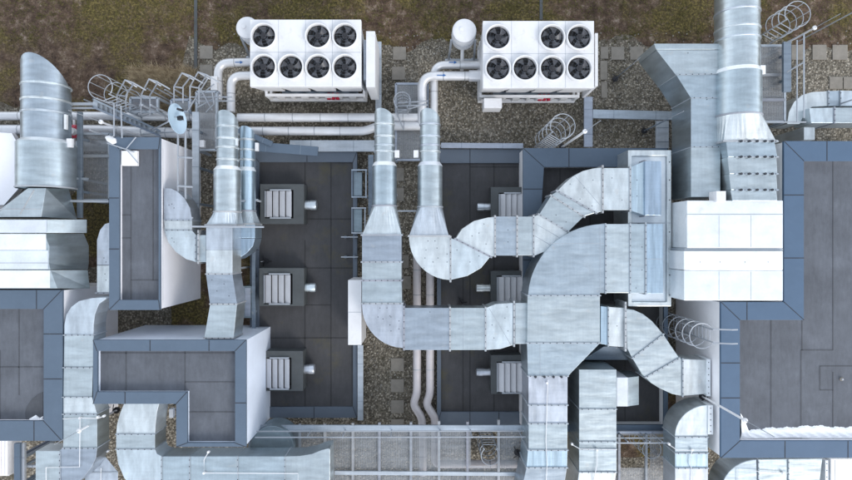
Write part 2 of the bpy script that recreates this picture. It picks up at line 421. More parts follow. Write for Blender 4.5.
# low roofs left and right of the gravel lane
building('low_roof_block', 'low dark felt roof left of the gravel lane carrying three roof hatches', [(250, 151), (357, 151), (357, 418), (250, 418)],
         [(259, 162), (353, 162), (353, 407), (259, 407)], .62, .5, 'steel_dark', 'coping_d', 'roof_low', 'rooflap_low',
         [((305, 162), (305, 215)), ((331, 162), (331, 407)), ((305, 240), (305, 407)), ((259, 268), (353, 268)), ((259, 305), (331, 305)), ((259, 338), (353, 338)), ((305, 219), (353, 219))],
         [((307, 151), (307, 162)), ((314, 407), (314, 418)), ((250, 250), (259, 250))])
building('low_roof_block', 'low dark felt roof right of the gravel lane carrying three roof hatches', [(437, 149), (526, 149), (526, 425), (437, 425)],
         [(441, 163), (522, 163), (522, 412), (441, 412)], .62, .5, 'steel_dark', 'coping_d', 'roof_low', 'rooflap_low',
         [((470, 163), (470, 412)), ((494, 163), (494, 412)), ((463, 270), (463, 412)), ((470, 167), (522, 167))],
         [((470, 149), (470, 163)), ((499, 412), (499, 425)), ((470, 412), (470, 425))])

# snow & dark patch
m = MB()
zs = 3.85; NX, NY = 150, 7; rows = []
ph = [random.uniform(0, 6) for _ in range(6)]
def wob(x_): return .9 * math.sin(x_ * .13 + ph[0]) + .6 * math.sin(x_ * .37 + ph[1]) + .35 * math.sin(x_ * .9 + ph[2]) + .2 * math.sin(x_ * 2.1 + ph[3])
for i in range(NX + 1):
    x_ = 740.2 + i * (880 - 740.2) / NX
    h = 8 + wob(x_) * .9 + 4.2 * min(1, (x_ - 740) / 60)
    yb0 = 438.6 - max(0, .5 * math.sin(x_ * .08 + 1)) * 1.2
    yt = min(yb0 - h, 413 + (x_ - 740) ** 1.35 * .95 if x_ < 756 else 999)
    col_ = []
    for j_ in range(NY + 1):
        f = j_ / NY; p = W(x_, yb0 + (yt - yb0) * f, zs)
        p.z = zs + .003 + .09 * math.sin(PI * min(1, .12 + f * .88)) ** .5 * (1 + .25 * math.sin(x_ * .6 + j_ * 1.7)) if 0 < j_ < NY else zs + .003
        col_.append(p)
    rows.append(col_)
for i in range(NX):
    for j_ in range(NY): m.add([rows[i][j_], rows[i + 1][j_], rows[i + 1][j_ + 1], rows[i][j_ + 1]], [[0, 1, 2, 3]])
tag(part('snow_strip', m, 'snow', smooth=True), 'strip of old white snow along the bottom coping of the right roof', 'snow')
m = MB(); pp = [(43, 392), (38, 394), (32, 399), (27, 406), (25, 413), (26, 419), (30, 421), (43, 421)]  # patch darker than the felt around it, in the roof corner
m.prism(pp, 3.902, 3.912, 3.9); tag(part('dark_patch', m, 'rooflap'), 'dark patch in the corner of the left felt roof', 'puddle')
m = MB(); m.loft([W(x, y, 3.913) for x, y in [(29, 419), (36, 415), (40, 418), (43.2, 416), (43.2, 420.8), (32, 420.8)]][::-1], [W(x, y, 3.97) for x, y in [(32, 419), (36.5, 417), (40, 419), (42, 418), (42, 420), (33, 420)]][::-1])
tag(part('snow_patch', m, 'snow', smooth=True), 'small white snow remnant in the corner of the left felt roof', 'snow')
t = thing('roof_drain', 'small pale roof drain on the right felt roof', 'drain', W(841, 379, 3.85))
m = MB(); m.disc(W(841, 379, 3.85), .07, 3.86, 3.9); part('flange_ring', m, 'paver', t)
m = MB(); m.disc(W(841, 379, 3.85), .035, 3.9, 3.96); part('strainer', m, 'rail', t)
m = MB(); m.disc(W(834, 162 + 40, 3.85), .07, 3.86, 3.92)

# ------------------------------------------------------------------ roof hatches
def hatch(pts, label, base=.5, mirror=False, group='roof hatches on the low dark roofs', tilt=True):
    fx0, fy0, fx1, fy1, px0, py0, px1, py1, sx0, sy0, sx1, sy1 = pts
    z1 = 1.25
    t = thing('roof_hatch', label, 'hatch', W((fx0 + fx1) / 2, (fy0 + fy1) / 2, base), group)
    m = MB()
    ring_mesh(m, [(fx0, fy0), (fx1, fy0), (fx1, fy1), (fx0, fy1)], [(px0 - 1, py0 - 1), (px1 + 1, py0 - 1), (px1 + 1, py1 + 1), (px0 - 1, py1 + 1)] if False else
              [(min(max(px0 - 1.2, fx0 + .3), fx1), max(py0 - 1.2, fy0 + .3)), (min(px1 + 1.2, fx1 - .3), max(py0 - 1.2, fy0 + .3)), (min(px1 + 1.2, fx1 - .3), min(py1 + 1.2, fy1 - .3)), (max(px0 - 1.2, fx0 + .3), min(py1 + 1.2, fy1 - .3))], base, z1, z1)
    part('kerb', m, 'frame_dk', t, bevel=.02)
    m = MB(); n = 4
    for k in range(n):
        a = px0 + (px1 - px0) * k / n + .25; b = px0 + (px1 - px0) * (k + 1) / n - .25
        A, B_ = W(a, py0, z1), W(b, py1, z1)
        zl, zr_ = z1 - .04, z1 + .07
        m.loft([(A.x, B_.y, zl - .03), (B_.x, B_.y, zr_ - .03), (B_.x, A.y, zr_ - .03), (A.x, A.y, zl - .03)], [(A.x, B_.y, zl), (B_.x, B_.y, zr_), (B_.x, A.y, zr_), (A.x, A.y, zl)])
    part('louvre_panel', m, 'glass', t)
    m = MB()
    for yy in (py0 - 1, py1 + 1): m.bar(W(px0 + 4, yy, z1 + .05), W(px1 - 1, yy, z1 + .05), .06, .05)
    m.bar(W(px0 - .7, py0, z1 + .04), W(px0 - .7, py1, z1 + .04), .04, .05)
    part('rim', m, 'rail', t)
    # stub pipe, horizontal then domed end
    m = MB(); zc = .9; r = abs(sy1 - sy0) / 2 * (HC - zc) / K
    if sx0 > fx0: xa, xb = fx1 - 1, sx1
    else: xa, xb = fx0 + 1, sx0
    a, b = W(xa, (sy0 + sy1) / 2, zc), W(xb, (sy0 + sy1) / 2, zc); d = (b - a).normalized()
    m.tube([a, a + (b - a) * .55, a + (b - a) * .56, b - d * .06, b - d * .02, b], [r * .93, r * .93, r, r, r * .92, r * .6], 20)
    part('vent_stub', m, 'galv_pale', t, smooth=True)
    return t
hatch((260, 184, 304, 224, 266, 191, 292, 217, 304, 200, 317, 210), 'roof hatch with white louvre, uppermost of three on the left low roof')
hatch((259, 268, 304, 306, 265, 275, 291, 303, 303, 283, 316, 292), 'roof hatch with white louvre, middle of three on the left low roof')
hatch((266, 351, 303, 391, 265.8, 359, 290, 388, 301, 364, 315, 374), 'roof hatch with white louvre, lowest of three on the left low roof')
hatch((491, 187, 523.5, 222, 500, 194, 522, 218, 477, 203, 490, 211), 'roof hatch half under the silver duct, uppermost on the right low roof')
hatch((491, 271, 523.5, 308, 498, 277, 522, 303, 476, 284, 489, 292), 'roof hatch with stub pointing left, middle one on the right low roof')
hatch((491, 355, 523.5, 394, 498, 363, 522, 392, 476, 368, 489, 376), 'roof hatch with stub pointing left, lowest on the right low roof')

# ------------------------------------------------------------------ chillers
def chiller():
    t = thing('chiller', 'white chiller', 'chiller', (0, 0, 0), 'white rooftop chillers with seven fans')
    Lx, Ly = 2.32, 1.40; zt = 3.3
    px = 1.126; ry = (.67, -.62)
    # deck
    m = MB(); m.box((0, 0, zt - .12), (2 * Lx, 2 * Ly, .24)); d = part('top_deck', m, 'white', t, bevel=.02)
    m = MB()
    for k in (-1, 0, 1): m.box((k * px, 0, zt + .001), (.012, 2 * Ly - .02, .006))
    m.box((0, .03, zt + .001), (2 * Lx - .02, .012, .006))
    part('panel_joint', m, 'seamlt', d)
    # fans
    for r_, y in enumerate(ry):
        for k in range(4):
            if r_ == 0 and k == 1: continue
            x = (-1.5 + k) * px - (.02)
            f = MB(); n = 36; R0, R1 = .47, .545
            rs = []
            for rad, z in ((R1, zt), (R1 + .005, zt + .16), (R1 - .03, zt + .2), (R0 + .015, zt + .19), (R0, zt + .1), (R0, zt + .004)):
                rs.append([(x + rad * math.cos(2 * PI * i / n), y + rad * math.sin(2 * PI * i / n), z) for i in range(n)])
            f.rings(rs, (False, False)); f.mat(1)
            f.disc((x, y), R0 + .002, zt + .002, zt + .006, n)  # near-black disc on the deck paints the shaded well under the blades
            fo = part('fan', f, ['white', 'cavity_shade'], t, smooth=True)
            b = MB(); a0 = random.uniform(0, 6)
            for q in range(5):
                a = a0 + q * 2 * PI / 5; prev = []
                vs = []
                for s_ in range(5):
                    rad = .10 + (.44 - .10) * s_ / 4; wid = .24 + .19 * s_ / 4; sweep = .25 * (s_ / 4) ** 1.5
                    for e in (-1, 1):
                        ang = a + sweep + e * wid * (.95 if s_ else 1.3)
                        zz = zt + .09 + e * .055
                        vs.append((rad * math.cos(ang), rad * math.sin(ang), zz))
                b.add(vs, [[2 * i, 2 * i + 2, 2 * i + 3, 2 * i + 1] for i in range(4)])
            bo = part('blades', b, 'blade', fo, smooth=True); bo.location = (x, y, 0)
            b = MB(); b.disc((x, y), .13, zt + .03, zt + .155, 16); b.disc((x, y), .05, zt + .155, zt + .17, 10)
            part('hub', b, 'black', fo)
            b = MB()
            for rr in (.2, .34): b.hoop((x, y, zt + .18), rr, .002, n=24, m=3)
            for q in range(6):
                a = q * PI / 3; b.tube([(x + .1 * math.cos(a), y + .1 * math.sin(a), zt + .183), (x + .48 * math.cos(a), y + .48 * math.sin(a), zt + .183)], .0022, 3)
            part('guard', b, 'steel_dark', fo)
    # V coils below the deck, both long sides
    for sgn in (-1, 1):
        for k in range(4):
            x0, x1 = -Lx + .03 + k * px * 1.028, -Lx + .03 + (k + 1) * px * 1.028
            yo, yi = sgn * (Ly - .03), sgn * (Ly - .34)
            m = MB()
            tp = [(x0, yo, 3.06), (x1 - .02, yo, 3.06), (x1 - .22, yi, 1.25), (x0 + .05, yi, 1.25)]
            bk = [(p[0], p[1] - sgn * .12, p[2]) for p in tp]
            m.loft(bk, tp); part('coil_panel', m, 'white', t, bevel=.01)
    m = MB(); m.box((0, 0, 1.75), (2 * Lx - .3, 1.5, 2.5)); part('inner_shade_block', m, 'cavity_shade', t)  # near-black block paints the shade behind the gaps between coil panels
    # end panels
    for sgn in (-1, 1):
        m = MB(); xo = sgn * (Lx - .05)
        a = [(xo, -Ly + .02, 3.06), (xo, Ly - .02, 3.06), (xo, Ly - .35, 1.2), (xo, -Ly + .35, 1.2)]
        m.loft([(p[0] - sgn * .05, p[1], p[2]) for p in a], a); part('end_panel', m, 'white', t)
    # base frame
    m = MB()
    for y in (-1.22, 1.22):
        m.box((0, y, 1.16), (2 * Lx - .1, .12, .16)); m.box((0, y, .34), (2 * Lx - .1, .16, .20))
        for k in range(9): m.box((-Lx + .12 + k * (2 * Lx - .24) / 8, y, .76), (.13 if k % 2 == 0 else .30, .10, .68))
    for x in (-Lx + .1, Lx - .1): m.box((x, 0, .34), (.12, 2.28, .2)); m.box((x, 0, 1.16), (.12, 2.32, .15))
    part('base_frame', m, 'white', t, bevel=.01)
    for x in (-Lx + .3, 0, Lx - .3):
        for y in (-1.1, 1.1):
            m = MB(); m.box((x, y, .13), (.14, .14, .22)); m.box((x, y, .01), (.3, .3, .02)); part('leg', m, 'steel', t)
    m = MB()
    for x in (.55, .75, .95):
        m.tube([(x, -1.0, .78), (x, -1.32, .78)], .09, 12)
    part('valve', m, 'red', t, smooth=True)
    m = MB(); m.tube([(-1.6, -.95, .8), (1.9, -.95, .8)], .10, 12); m.tube([(-1.2, -1.1, .7), (.3, -1.1, .7)], .06, 10)
    part('inner_pipe', m, 'steel_dark', t)
    return t
ch = chiller()
c1 = W(305.5, 53, 3.3); c2 = W(538.5, 54.3, 3.3)
# right end cabinet for the first chiller
ch.location = (c1.x, c1.y, 0)
ch2 = copy_tree(ch); ch2.location = (c2.x, c2.y, 0)
for fo in ch2.children:
    for q in fo.children:
        if q.name.startswith('blades'): q.rotation_euler.z = random.uniform(0, 6)
ch['label'] = 'white chiller with seven fans and tall side cabinet, left of the two'
ch2['label'] = 'white chiller with seven fans and small box at its lower left, right of the two'
m = MB(); m.rect(366, 31, 375, 87, .9, 3.1); part('side_cabinet', m, 'white', ch, bevel=.02)
m = MB(); m.rect(363.5, 40, 366, 80, 1.2, 2.9); part('cable_duct', m, 'steel', ch)
m = MB(); m.rect(484, 98, 502, 108, 1.2, 2.0); part('control_box', m, 'white', ch2, bevel=.02)
m = MB(); m.rect(595, 33, 598, 86, 1.0, 3.0); part('side_panel', m, 'white', ch2, bevel=.01)

def bend(p0, c, p1, r, n=8):
    p0, c, p1 = Vector(p0), Vector(c), Vector(p1); a = (p0 - c).normalized(); b = (p1 - c).normalized()
    A, B_ = c + a * r, c + b * r; out = []
    for i in range(n + 1):
        t = i / n; out.append(A * (1 - t) ** 2 + c * 2 * t * (1 - t) + B_ * t ** 2)
    return out
def route(ps, rad):
    out = [Vector(ps[0])]
    for i in range(1, len(ps) - 1): out += bend(ps[i - 1], ps[i], ps[i + 1], rad)
    out.append(Vector(ps[-1])); return out
def pipe(label, ps, r, mat='white_pipe', rad=.4, joints=(), name='pipe', group=None, bands=True, supports=()):
    ps = [Vector(p) for p in ps]
    t = thing(name, label, 'pipe', (ps[0].x, ps[0].y, 0), group)
    m = MB(); pts = route(ps, rad); m.tube(pts, r, 18); part('cladding', m, mat, t, smooth=True)
    if bands:
        for a, b in zip(ps, ps[1:]):
            L = (b - a).length; k = int(L / 1.3)
            for i in range(1, k + 1):
                c = a + (b - a) * (i / (k + 1)); d = (b - a).normalized() * .02
                m = MB(); m.tube([c - d, c + d], r + .008, 18); part('band', m, 'flange', t, smooth=True)
    return t
PG = 'insulated pipes on the roof'
pipe('white pipe from left chiller, upper one bending down', [W(252, 62, 1.2), W(218, 63, 1.2), W(218, 100, 1.2)], .19, rad=.55, group=PG)
pipe('white pipe from left chiller, lower one bending down nearer the chiller', [W(252, 75.5, 1.2), W(231, 76, 1.2), W(231, 112, 1.2)], .19, rad=.5, group=PG)
pipe('white pipe from right chiller, upper one bending down behind the other', [W(486, 65, 1.2), W(434, 65, 1.2), W(434, 118, .9)], .18, rad=.5, group=PG)
pipe('white pipe from right chiller, lower one with blue arrow mark', [W(486, 76, 1.5), W(422, 76, 1.5), W(422, 125, 1.0)], .20, rad=.55, group=PG)
for (x0, y0, x1, y1, z) in ((235, 61, 243, 63.5, 1.39), (449, 61, 457, 63.5, 1.38), (437, 74, 446, 76.5, 1.70)):
    m = MB(); a, b, c = W(x0, (y0 + y1) / 2, z + .01), W(x1 - 3, (y0 + y1) / 2, z + .01), W(x1, (y0 + y1) / 2, z + .01)
    m.bar(a, b, .035, .012); m.loft([b + Vector((0, -.07, -.006)), c + Vector((0, 0, -.006)), b + Vector((0, .07, -.006))], [b + Vector((0, -.07, .006)), c + Vector((0, 0, .006)), b + Vector((0, .07, .006))])
    mt = paint('blue_marking', (.02, .12, .35), .5) if 'bluemark' not in M else M['bluemark']; M['bluemark'] = mt
    o = part('flow_arrow', m, 'bluemark')
    near = [q for q in bpy.data.objects if q.name.startswith('pipe') and q.parent is None]
    idx = 0 if x0 == 235 else (2 if x0 == 449 else 3)
    P_ = near[idx]; o.parent = P_; o.location = -P_.location
# pipe sleeves at chiller 2
for (x0, x1, y, z, lab) in ((472, 486, 76, 1.5, ''),):
    P_ = near[3]; m = MB(); m.tube([W(469, y, z), W(485, y, z)], .25, 18); part('sleeve', m, 'white_pipe', P_, smooth=True)
pipe('long white pipe running between the stacks, upper of the pair', [W(238, 117.5, .95), W(376, 117.5, .95), W(430, 117.5, .95)], .20, rad=.3, group=PG)
pipe('long white pipe running between the stacks, lower of the pair', [W(238, 131, .95), W(366, 131, .95), W(378, 126, .95), W(430, 126, .95)], .20, rad=.3, group=PG)
pipe('white pipe at the left edge passing behind the round stack, upper', [W(-30, 116, .9), W(95, 116, .9), W(215, 117, .9)], .20, rad=.3, group=PG)
pipe('white pipe at the left edge passing behind the round stack, lower', [W(-30, 130, .9), W(95, 130, .9), W(215, 134, .9)], .24, rad=.3, group=PG)
pipe('grey pipe under the grating beside the narrow block', [W(70, 146, .9), W(150, 146, .9), W(150, 150, .9)], .24, mat='steel', rad=.1, group=PG)
pipe('pinkish vertical pipe in gravel lane, left of the pair', [W(417, 245, .6), W(417, 394, .6), W(413, 404, .6), W(422, 418, .6), W(423, 475, .6)], .185, mat='pink_pipe', rad=.25, group=PG)
pipe('pinkish vertical pipe in gravel lane, right of the pair, turning right at bottom', [W(430, 245, .6), W(430, 394, .6), W(426, 404, .6), W(435, 418, .6), W(435, 464, .6), W(545, 464, .6)], .185, mat='pink_pipe', rad=.25, group=PG)
m = MB(); m.rect(210.5, 76, 217, 90, .8, 1.6); P_ = near[0]; part('valve_box', m, 'white', P_, bevel=.02)
# tanks
def tank(cx, cy, r, label):
    zt = 2.7; c = W(cx, cy, zt)
    t = thing('expansion_tank', label, 'tank', (c.x, c.y, 0), 'white expansion tanks beside the chillers')
    m = MB(); n = 32; rs = []
    for rad, z in ((.3, 1.45), (.85, 1.5), (1, 1.65), (1, 2.6), (.985, 2.64), (.94, 2.66), (.6, 2.69), (.12, 2.7)):
        rs.append([(c.x + r * rad * math.cos(2 * PI * i / n), c.y + r * rad * math.sin(2 * PI * i / n), z) for i in range(n)])
    m.rings(rs); part('vessel', m, 'white', t, smooth=True)
    m = MB(); m.hoop((c.x, c.y, 2.60), r * .99, .018, n=32); part('lid_rim', m, 'rail', t)
    m = MB(); m.disc((c.x - .12, c.y + .02), .09, 2.68, 2.75, 14); part('cap', m, 'white', t)
    m = MB(); m.hoop((c.x, c.y, 2.1), r + .01, .015, n=28); part('weld_ring', m, 'rail', t)
    for k in (-1, 1):
        m = MB(); m.bar((c.x + k * (r + .08), c.y - .55, .45), (c.x + k * (r + .02), c.y - .15, 1.9), .09); m.box((c.x + k * (r + .05), c.y - .6, .2), (.16, .3, .4)); part('leg', m, 'rail', t)
    m = MB(); m.box((c.x, c.y - .62, .42), (2 * r + .5, .2, .12)); part('bracket', m, 'rail', t)
    m = MB(); m.tube([(c.x, c.y - .2, 1.5), (c.x, c.y - .5, 1.2), (c.x, c.y - 1.2, .9)], .08, 12); m.box((c.x, c.y - .95, .85), (.22, .2, .2)); part('outlet', m, 'white', t)
    return t
tank(246.5, 27, .47, 'white round expansion tank beside the left chiller')
tank(464.5, 30, .51, 'white round expansion tank on stand left of the right chiller')

# ------------------------------------------------------------------ ducts
def circ_ring(c, rx, rz, n, shear=(0, 0)):
    out = []
    for k in range(n):
        a = 2 * PI * k / n; dx, dz = rx * math.cos(a), rz * math.sin(a)
        out.append((c[0] + dx, c[1] + shear[0] * dx + shear[1] * dz, c[2] + dz))
    return out
def rect_ring(c, hx, hz, n):
    out = []
    for k in range(n):
        a = 2 * PI * k / n; x, z = math.cos(a), math.sin(a); m_ = max(abs(x), abs(z))
        out.append((c[0] + hx * x / m_, c[1], c[2] + hz * z / m_))
    return out
def rivet_mb(m, pts, z, mi=1):
    m.mat(mi)
    for x, y in pts:
        p = W(x, y, z); m.disc(p, .020, z + .001, z + .012, 6)
    m.mat(0)
def section(t, name, poly, z0, z1, mat='galv', rivets=(), seams=(), label=None):
    m = MB(); m.prism(poly, z0, z1)
    if rivets: rivet_mb(m, rivets, z1)
    if seams:
        m.mat(2)
        for p, q in seams: m.bar(W(*p, z1 + .003), W(*q, z1 + .003), .02, .012)
    return part(name, m, [mat, 'seam', 'seamlt'], t, bevel=.02, label=label)
def flange(t, p, q, z0, z1, w=.07, ext=.05, mat='flange'):
    a, b = W(*p, z1), W(*q, z1); d = (b - a).normalized() * ext; a -= d; b += d
    m = MB(); zc = (z0 + z1) / 2; a.z = b.z = zc
    m.bar(a, b, w, (z1 - z0) + .1)
    m.mat(1)
    L = (b - a).length; k = max(2, int(L / .28))
    for i in range(k + 1):
        c = a + (b - a) * (i + .5) / (k + 1)
        if c is not None: m.disc(c, .02, z1 + .05, z1 + .065, 6)
    return part('flange', m, [mat, 'seam'], t)
DG = 'sheet metal air ducts'
def duct(label, at, group=DG): return thing('air_duct', label, 'duct', W(at[0], at[1], 0), group)
def supports(t, pts, z):
    for x, y in pts:
        p = W(x, y, z); m = MB(); m.bar((p.x, p.y, 0), (p.x, p.y, z + .02), .08); part('support', m, 'steel', t)
def arc(cx, cy, rx, ry, a0, a1, n=10):
    return [(cx + rx * math.cos(math.radians(a0 + (a1 - a0) * i / n)), cy - ry * math.sin(math.radians(a0 + (a1 - a0) * i / n))) for i in range(n + 1)]
def rnd(x0, y0, x1, y1, n):
    return [(random.uniform(x0, x1), random.uniform(y0, y1)) for _ in range(n)]

def stack(label, xc, ytop, yneck, ybase, r1, r2, zc, collars, trans=None, cut=.3, cutz=.7, mat1='galv', boxes=(), group='round stacks pointing up the picture'):
    """horizontal round exhaust: pixel x centre, outlet at ytop (cut obliquely), larger barrel from yneck to ybase, then round-to-square piece"""
    s = (HC - zc) / K
    P = lambda x, y: W(x, y, zc)
    R1, R2 = r1 * s, r2 * s; c = P(xc, ybase)
    t = thing('exhaust_stack', label, 'exhaust duct', (c.x, c.y, 0), group)
    n = 40; m = MB()
    a = P(xc, ytop + r1 * math.hypot(cut, cutz)); b = P(xc, yneck)
    rs = [circ_ring(b, R1, R1, n), circ_ring(a, R1, R1, n, (-cut, cutz)), circ_ring(a, R1 - .02, R1 - .02, n, (-cut, cutz)), circ_ring(b, R1 - .02, R1 - .02, n)]
    m.rings(rs, (False, False)); part('outlet_pipe', m, mat1, t, smooth=True)
    m = MB(); m.rings([circ_ring(P(xc, yneck + 1), R2, R2, n), circ_ring(P(xc, ybase), R2, R2, n)]); part('barrel', m, mat1, t, smooth=True)
    m = MB(); m.rings([circ_ring(P(xc, yneck - 2.5), R1 + .01, R1 + .01, n), circ_ring(P(xc, yneck + 1.4), R2 + .012, R2 + .012, n)]); part('reducer', m, 'galv_white', t, smooth=True)
    for y in collars:
        m = MB(); p = P(xc, y)
        rs = [circ_ring((p.x, p.y + dy, p.z), R1 + dr, R1 + dr, n) for dy, dr in ((-.05, .0), (-.025, .03), (.025, .03), (.05, 0))]
        m.rings(rs, (False, False)); part('collar', m, 'galv_pale', t, smooth=True)
    m = MB(); p = P(xc, ybase); m.rings([circ_ring((p.x, p.y + dy, p.z), R2 + dr, R2 + dr, n) for dy, dr in ((-.04, 0), (-.02, .035), (.02, .035), (.04, 0))], (False, False)); part('collar', m, 'flange', t, smooth=True)
    if trans:
        (x0, x1, y1, z0, z1) = trans
        A = W(x0, y1, z1); B_ = W(x1, y1, z1)
        ctr = ((A.x + B_.x) / 2, A.y, (z0 + z1) / 2)
        m = MB(); m.rings([rect_ring(ctr, (B_.x - A.x) / 2, (z1 - z0) / 2, n), circ_ring(P(xc, ybase), R2, R2, n)])
        part('transition', m, 'galv_pale', t)
        m = MB(); m.rings([rect_ring((ctr[0], ctr[1] + dy, ctr[2]), (B_.x - A.x) / 2 + .05, (z1 - z0) / 2 + .05, n) for dy in (-.035, .035)]); part('flange', m, 'flange', t)
    for (x, y, wx, wy, mt) in boxes:
        m = MB(); p = P(x, y); zz = zc + R2 * .2
        q = W(x, y, zz); m.box((q.x, q.y, zz), (wx, wy, .14)); part('junction_box', m, mt, t, bevel=.01)
    m = MB(); sd = P(xc - r2, (yneck + ybase) / 2)
    for dx in (-.6, .6): m.bar((c.x + dx * R2, c.y + .5, 0), (c.x + dx * R2, c.y + .5, zc - R2 * .7), .08)
    m.bar((c.x - R2, c.y + .5, zc - R2 - .02), (c.x + R2, c.y + .5, zc - R2 - .02), .08)
    part('support', m, 'steel', t)
    return t
# centre pair
stack('round stack on the left of the middle pair above gravel lane', 384.5, 110, 165, 206, 10, 12.2, 3.2, [125, 137, 146, 152], (362, 401.5, 235, 2.6, 3.6), boxes=[(397, 154, .2, .3, 'white'), (391, 141, .18, .3, 'galv_white')])
stack('round stack on the right of the middle pair beside right chiller pipes', 430, 110, 165, 207, 10, 12.4, 3.2, [125, 137, 146, 152], (409, 449, 236, 2.6, 3.6), boxes=[(416, 154, .2, .3, 'white'), (437, 141, .18, .3, 'galv_white')])
# left pair
stack('round stack beside pipes, right of the narrow lavender block', 227.5, 112, 169, 212, 10.3, 13.2, 3.6, [127, 139, 148, 160], (206, 236, 225, 3.0, 4.0), cut=.05, cutz=.8, boxes=[(236, 142, .16, .3, 'galv_white')])
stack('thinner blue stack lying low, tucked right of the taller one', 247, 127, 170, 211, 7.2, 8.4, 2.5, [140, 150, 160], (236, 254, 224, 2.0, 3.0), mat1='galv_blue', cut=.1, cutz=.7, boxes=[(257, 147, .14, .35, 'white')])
# big left and right
stack('large round stack with oblique mouth at the upper left', 46.5, 59, 143, 188, 21.5, 26, 3.7, [87, 102, 114], None, cut=.18, cutz=1.0, boxes=[(66, 122, .1, .6, 'galv_white'), (70, 143, .22, .35, 'white')])
stack('largest round stack leaving the picture at the top right', 737, -40, 73, 117, 20.5, 22, 3.9, [14, 31, 41], (724, 776, 141, 3.0, 4.5), cut=.4, boxes=[(762, 70, .22, .35, 'galv_white')])

# MD1
t = duct('L-shaped silver duct from the left middle stack turning right at the elbow', (382, 260)); z0, z1 = 2.6, 3.6
section(t, 'duct_section', [(362, 235), (401.5, 235), (401.5, 262), (362, 262)], z0, z1)
section(t, 'duct_section', [(362, 262), (401.5, 262), (401.5, 280.5), (362, 280.5)], z0, z1)
section(t, 'duct_section', [(362, 280.5), (401.5, 280.5), (402, 303.5), (362, 303.5)], z0, z1)
section(t, 'elbow', [(362, 303.5), (402, 303.5), (404, 307), (404, 348)] + arc(404, 305, 42, 43, 268, 182, 10), z0, z1, 'galv_pale', rivets=[(380, 308), (387, 308), (378, 317), (391, 317), (383, 319), (390, 325), (391, 331), (399, 321), (390, 316), (399, 329)])
section(t, 'duct_section', [(404, 308), (450, 308), (450, 350), (404, 350)], z0, z1, rivets=[(430, 312)])
section(t, 'duct_section', [(450, 308), (485, 308), (485, 350), (450, 350)], z0, z1, seams=[((463.5, 308), (463.5, 350))])
section(t, 'elbow', [(486, 308), (496, 304), (513, 303), (513, 345), (500, 349), (486, 350)], z0, z1, 'galv_pale', rivets=[(507, 307), (492, 325), (505, 318), (508, 331), (494, 338)], seams=[((489, 308), (511, 345))])
section(t, 'duct_section', [(515, 303), (530, 303), (530, 344), (515, 344)], z0, z1)
for p, q in [((362, 262), (401.5, 262)), ((362, 280.5), (401.5, 280.5)), ((362, 303.5), (402, 303.5)), ((404, 307), (404, 349)), ((450, 308), (450, 350)), ((485.5, 308), (485.5, 350)), ((514, 302), (514, 345.5))]: flange(t, p, q, z0, z1)
supports(t, [(366, 262), (398, 262), (404, 346), (470, 312)], z0)
# MD2
t = duct('S-shaped silver duct from the right middle stack snaking up to the right', (430, 255)); z0, z1 = 2.6, 3.55
section(t, 'elbow', [(409, 236), (450, 236)] + [(450, 280)] + arc(451, 237, 42, 43, 268, 182, 10), z0, z1, 'galv_pale', rivets=[(428, 241), (435, 241), (426, 250), (437, 248), (425, 258), (438, 258), (447, 254), (424, 268), (447, 262), (433, 262)])
section(t, 'elbow', [(450, 238), (455, 239.5), (490, 257), (481, 268), (467, 276), (450, 280)], z0, z1, 'galv_pale', rivets=[(457, 250), (470, 262), (479, 256)])
section(t, 'elbow', [(455.5, 239), (462, 229), (474, 221), (488, 217.5), (495, 217), (495, 256), (490.5, 256.5)], z0, z1, 'galv_pale', rivets=[(479, 233), (484, 224), (486, 244), (472, 236)])
section(t, 'duct_section', [(495, 216.5), (517, 216.5), (517, 255.5), (495, 255.5)], z0, z1, rivets=[(508, 230), (508, 242)])
section(t, 'duct_section', [(517, 216.5), (533, 216.5), (533, 255.5), (517, 255.5)], z0, z1)
section(t, 'elbow', [(534, 216.5), (539, 214.5), (568, 232), (560, 240), (548, 250), (534, 256)], z0, z1, 'galv_pale', seams=[((536, 224), (560, 238)), ((535, 236), (552, 246))])
section(t, 'duct_section', [(539.5, 214), (551, 196), (583.5, 216.5), (568, 232)], z0, z1, rivets=[(556, 215), (566, 222)])
section(t, 'duct_section', [(551.5, 195), (557, 191.5), (595, 213), (584, 216.5)], z0, z1)
section(t, 'elbow', [(557.5, 191), (564, 184), (572, 177), (583, 171), (593, 168.5), (602, 167.5), (602, 211.5), (595.5, 213)], z0, z1, 'galv_pale', rivets=[(584, 188), (570, 184), (580, 199), (592, 206), (593, 180)], seams=[((575, 176), (600, 205))])
section(t, 'duct_section', [(603, 168), (630, 168), (630, 210), (603, 210)], z0, z1, 'galv_pale', rivets=[(612, 178), (622, 200)])
section(t, 'duct_section', [(630, 167.5), (645, 161), (645, 215.5), (630, 210)], z0, z1, 'galv_blue', rivets=[(637, 180), (637, 196)], label='flared end of the duct with painted blue sky reflection')
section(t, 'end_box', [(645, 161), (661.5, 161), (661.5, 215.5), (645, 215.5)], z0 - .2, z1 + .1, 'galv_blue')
for p, q in [((450.5, 237), (450.5, 281)), ((455.5, 239), (491, 257)), ((495, 216.5), (495, 256)), ((517, 216.5), (517, 256)), ((533.5, 216), (533.5, 256)), ((539, 214.5), (568.5, 232)), ((551, 195.5), (584, 216.8)), ((557, 191), (596, 213)), ((602.5, 166.5), (602.5, 212)), ((630, 167.5), (630, 210.5)), ((645, 161), (645, 215.5))]: flange(t, p, q, z0, z1)
supports(t, [(412, 240), (451, 278), (500, 252), (603, 209)], z0)
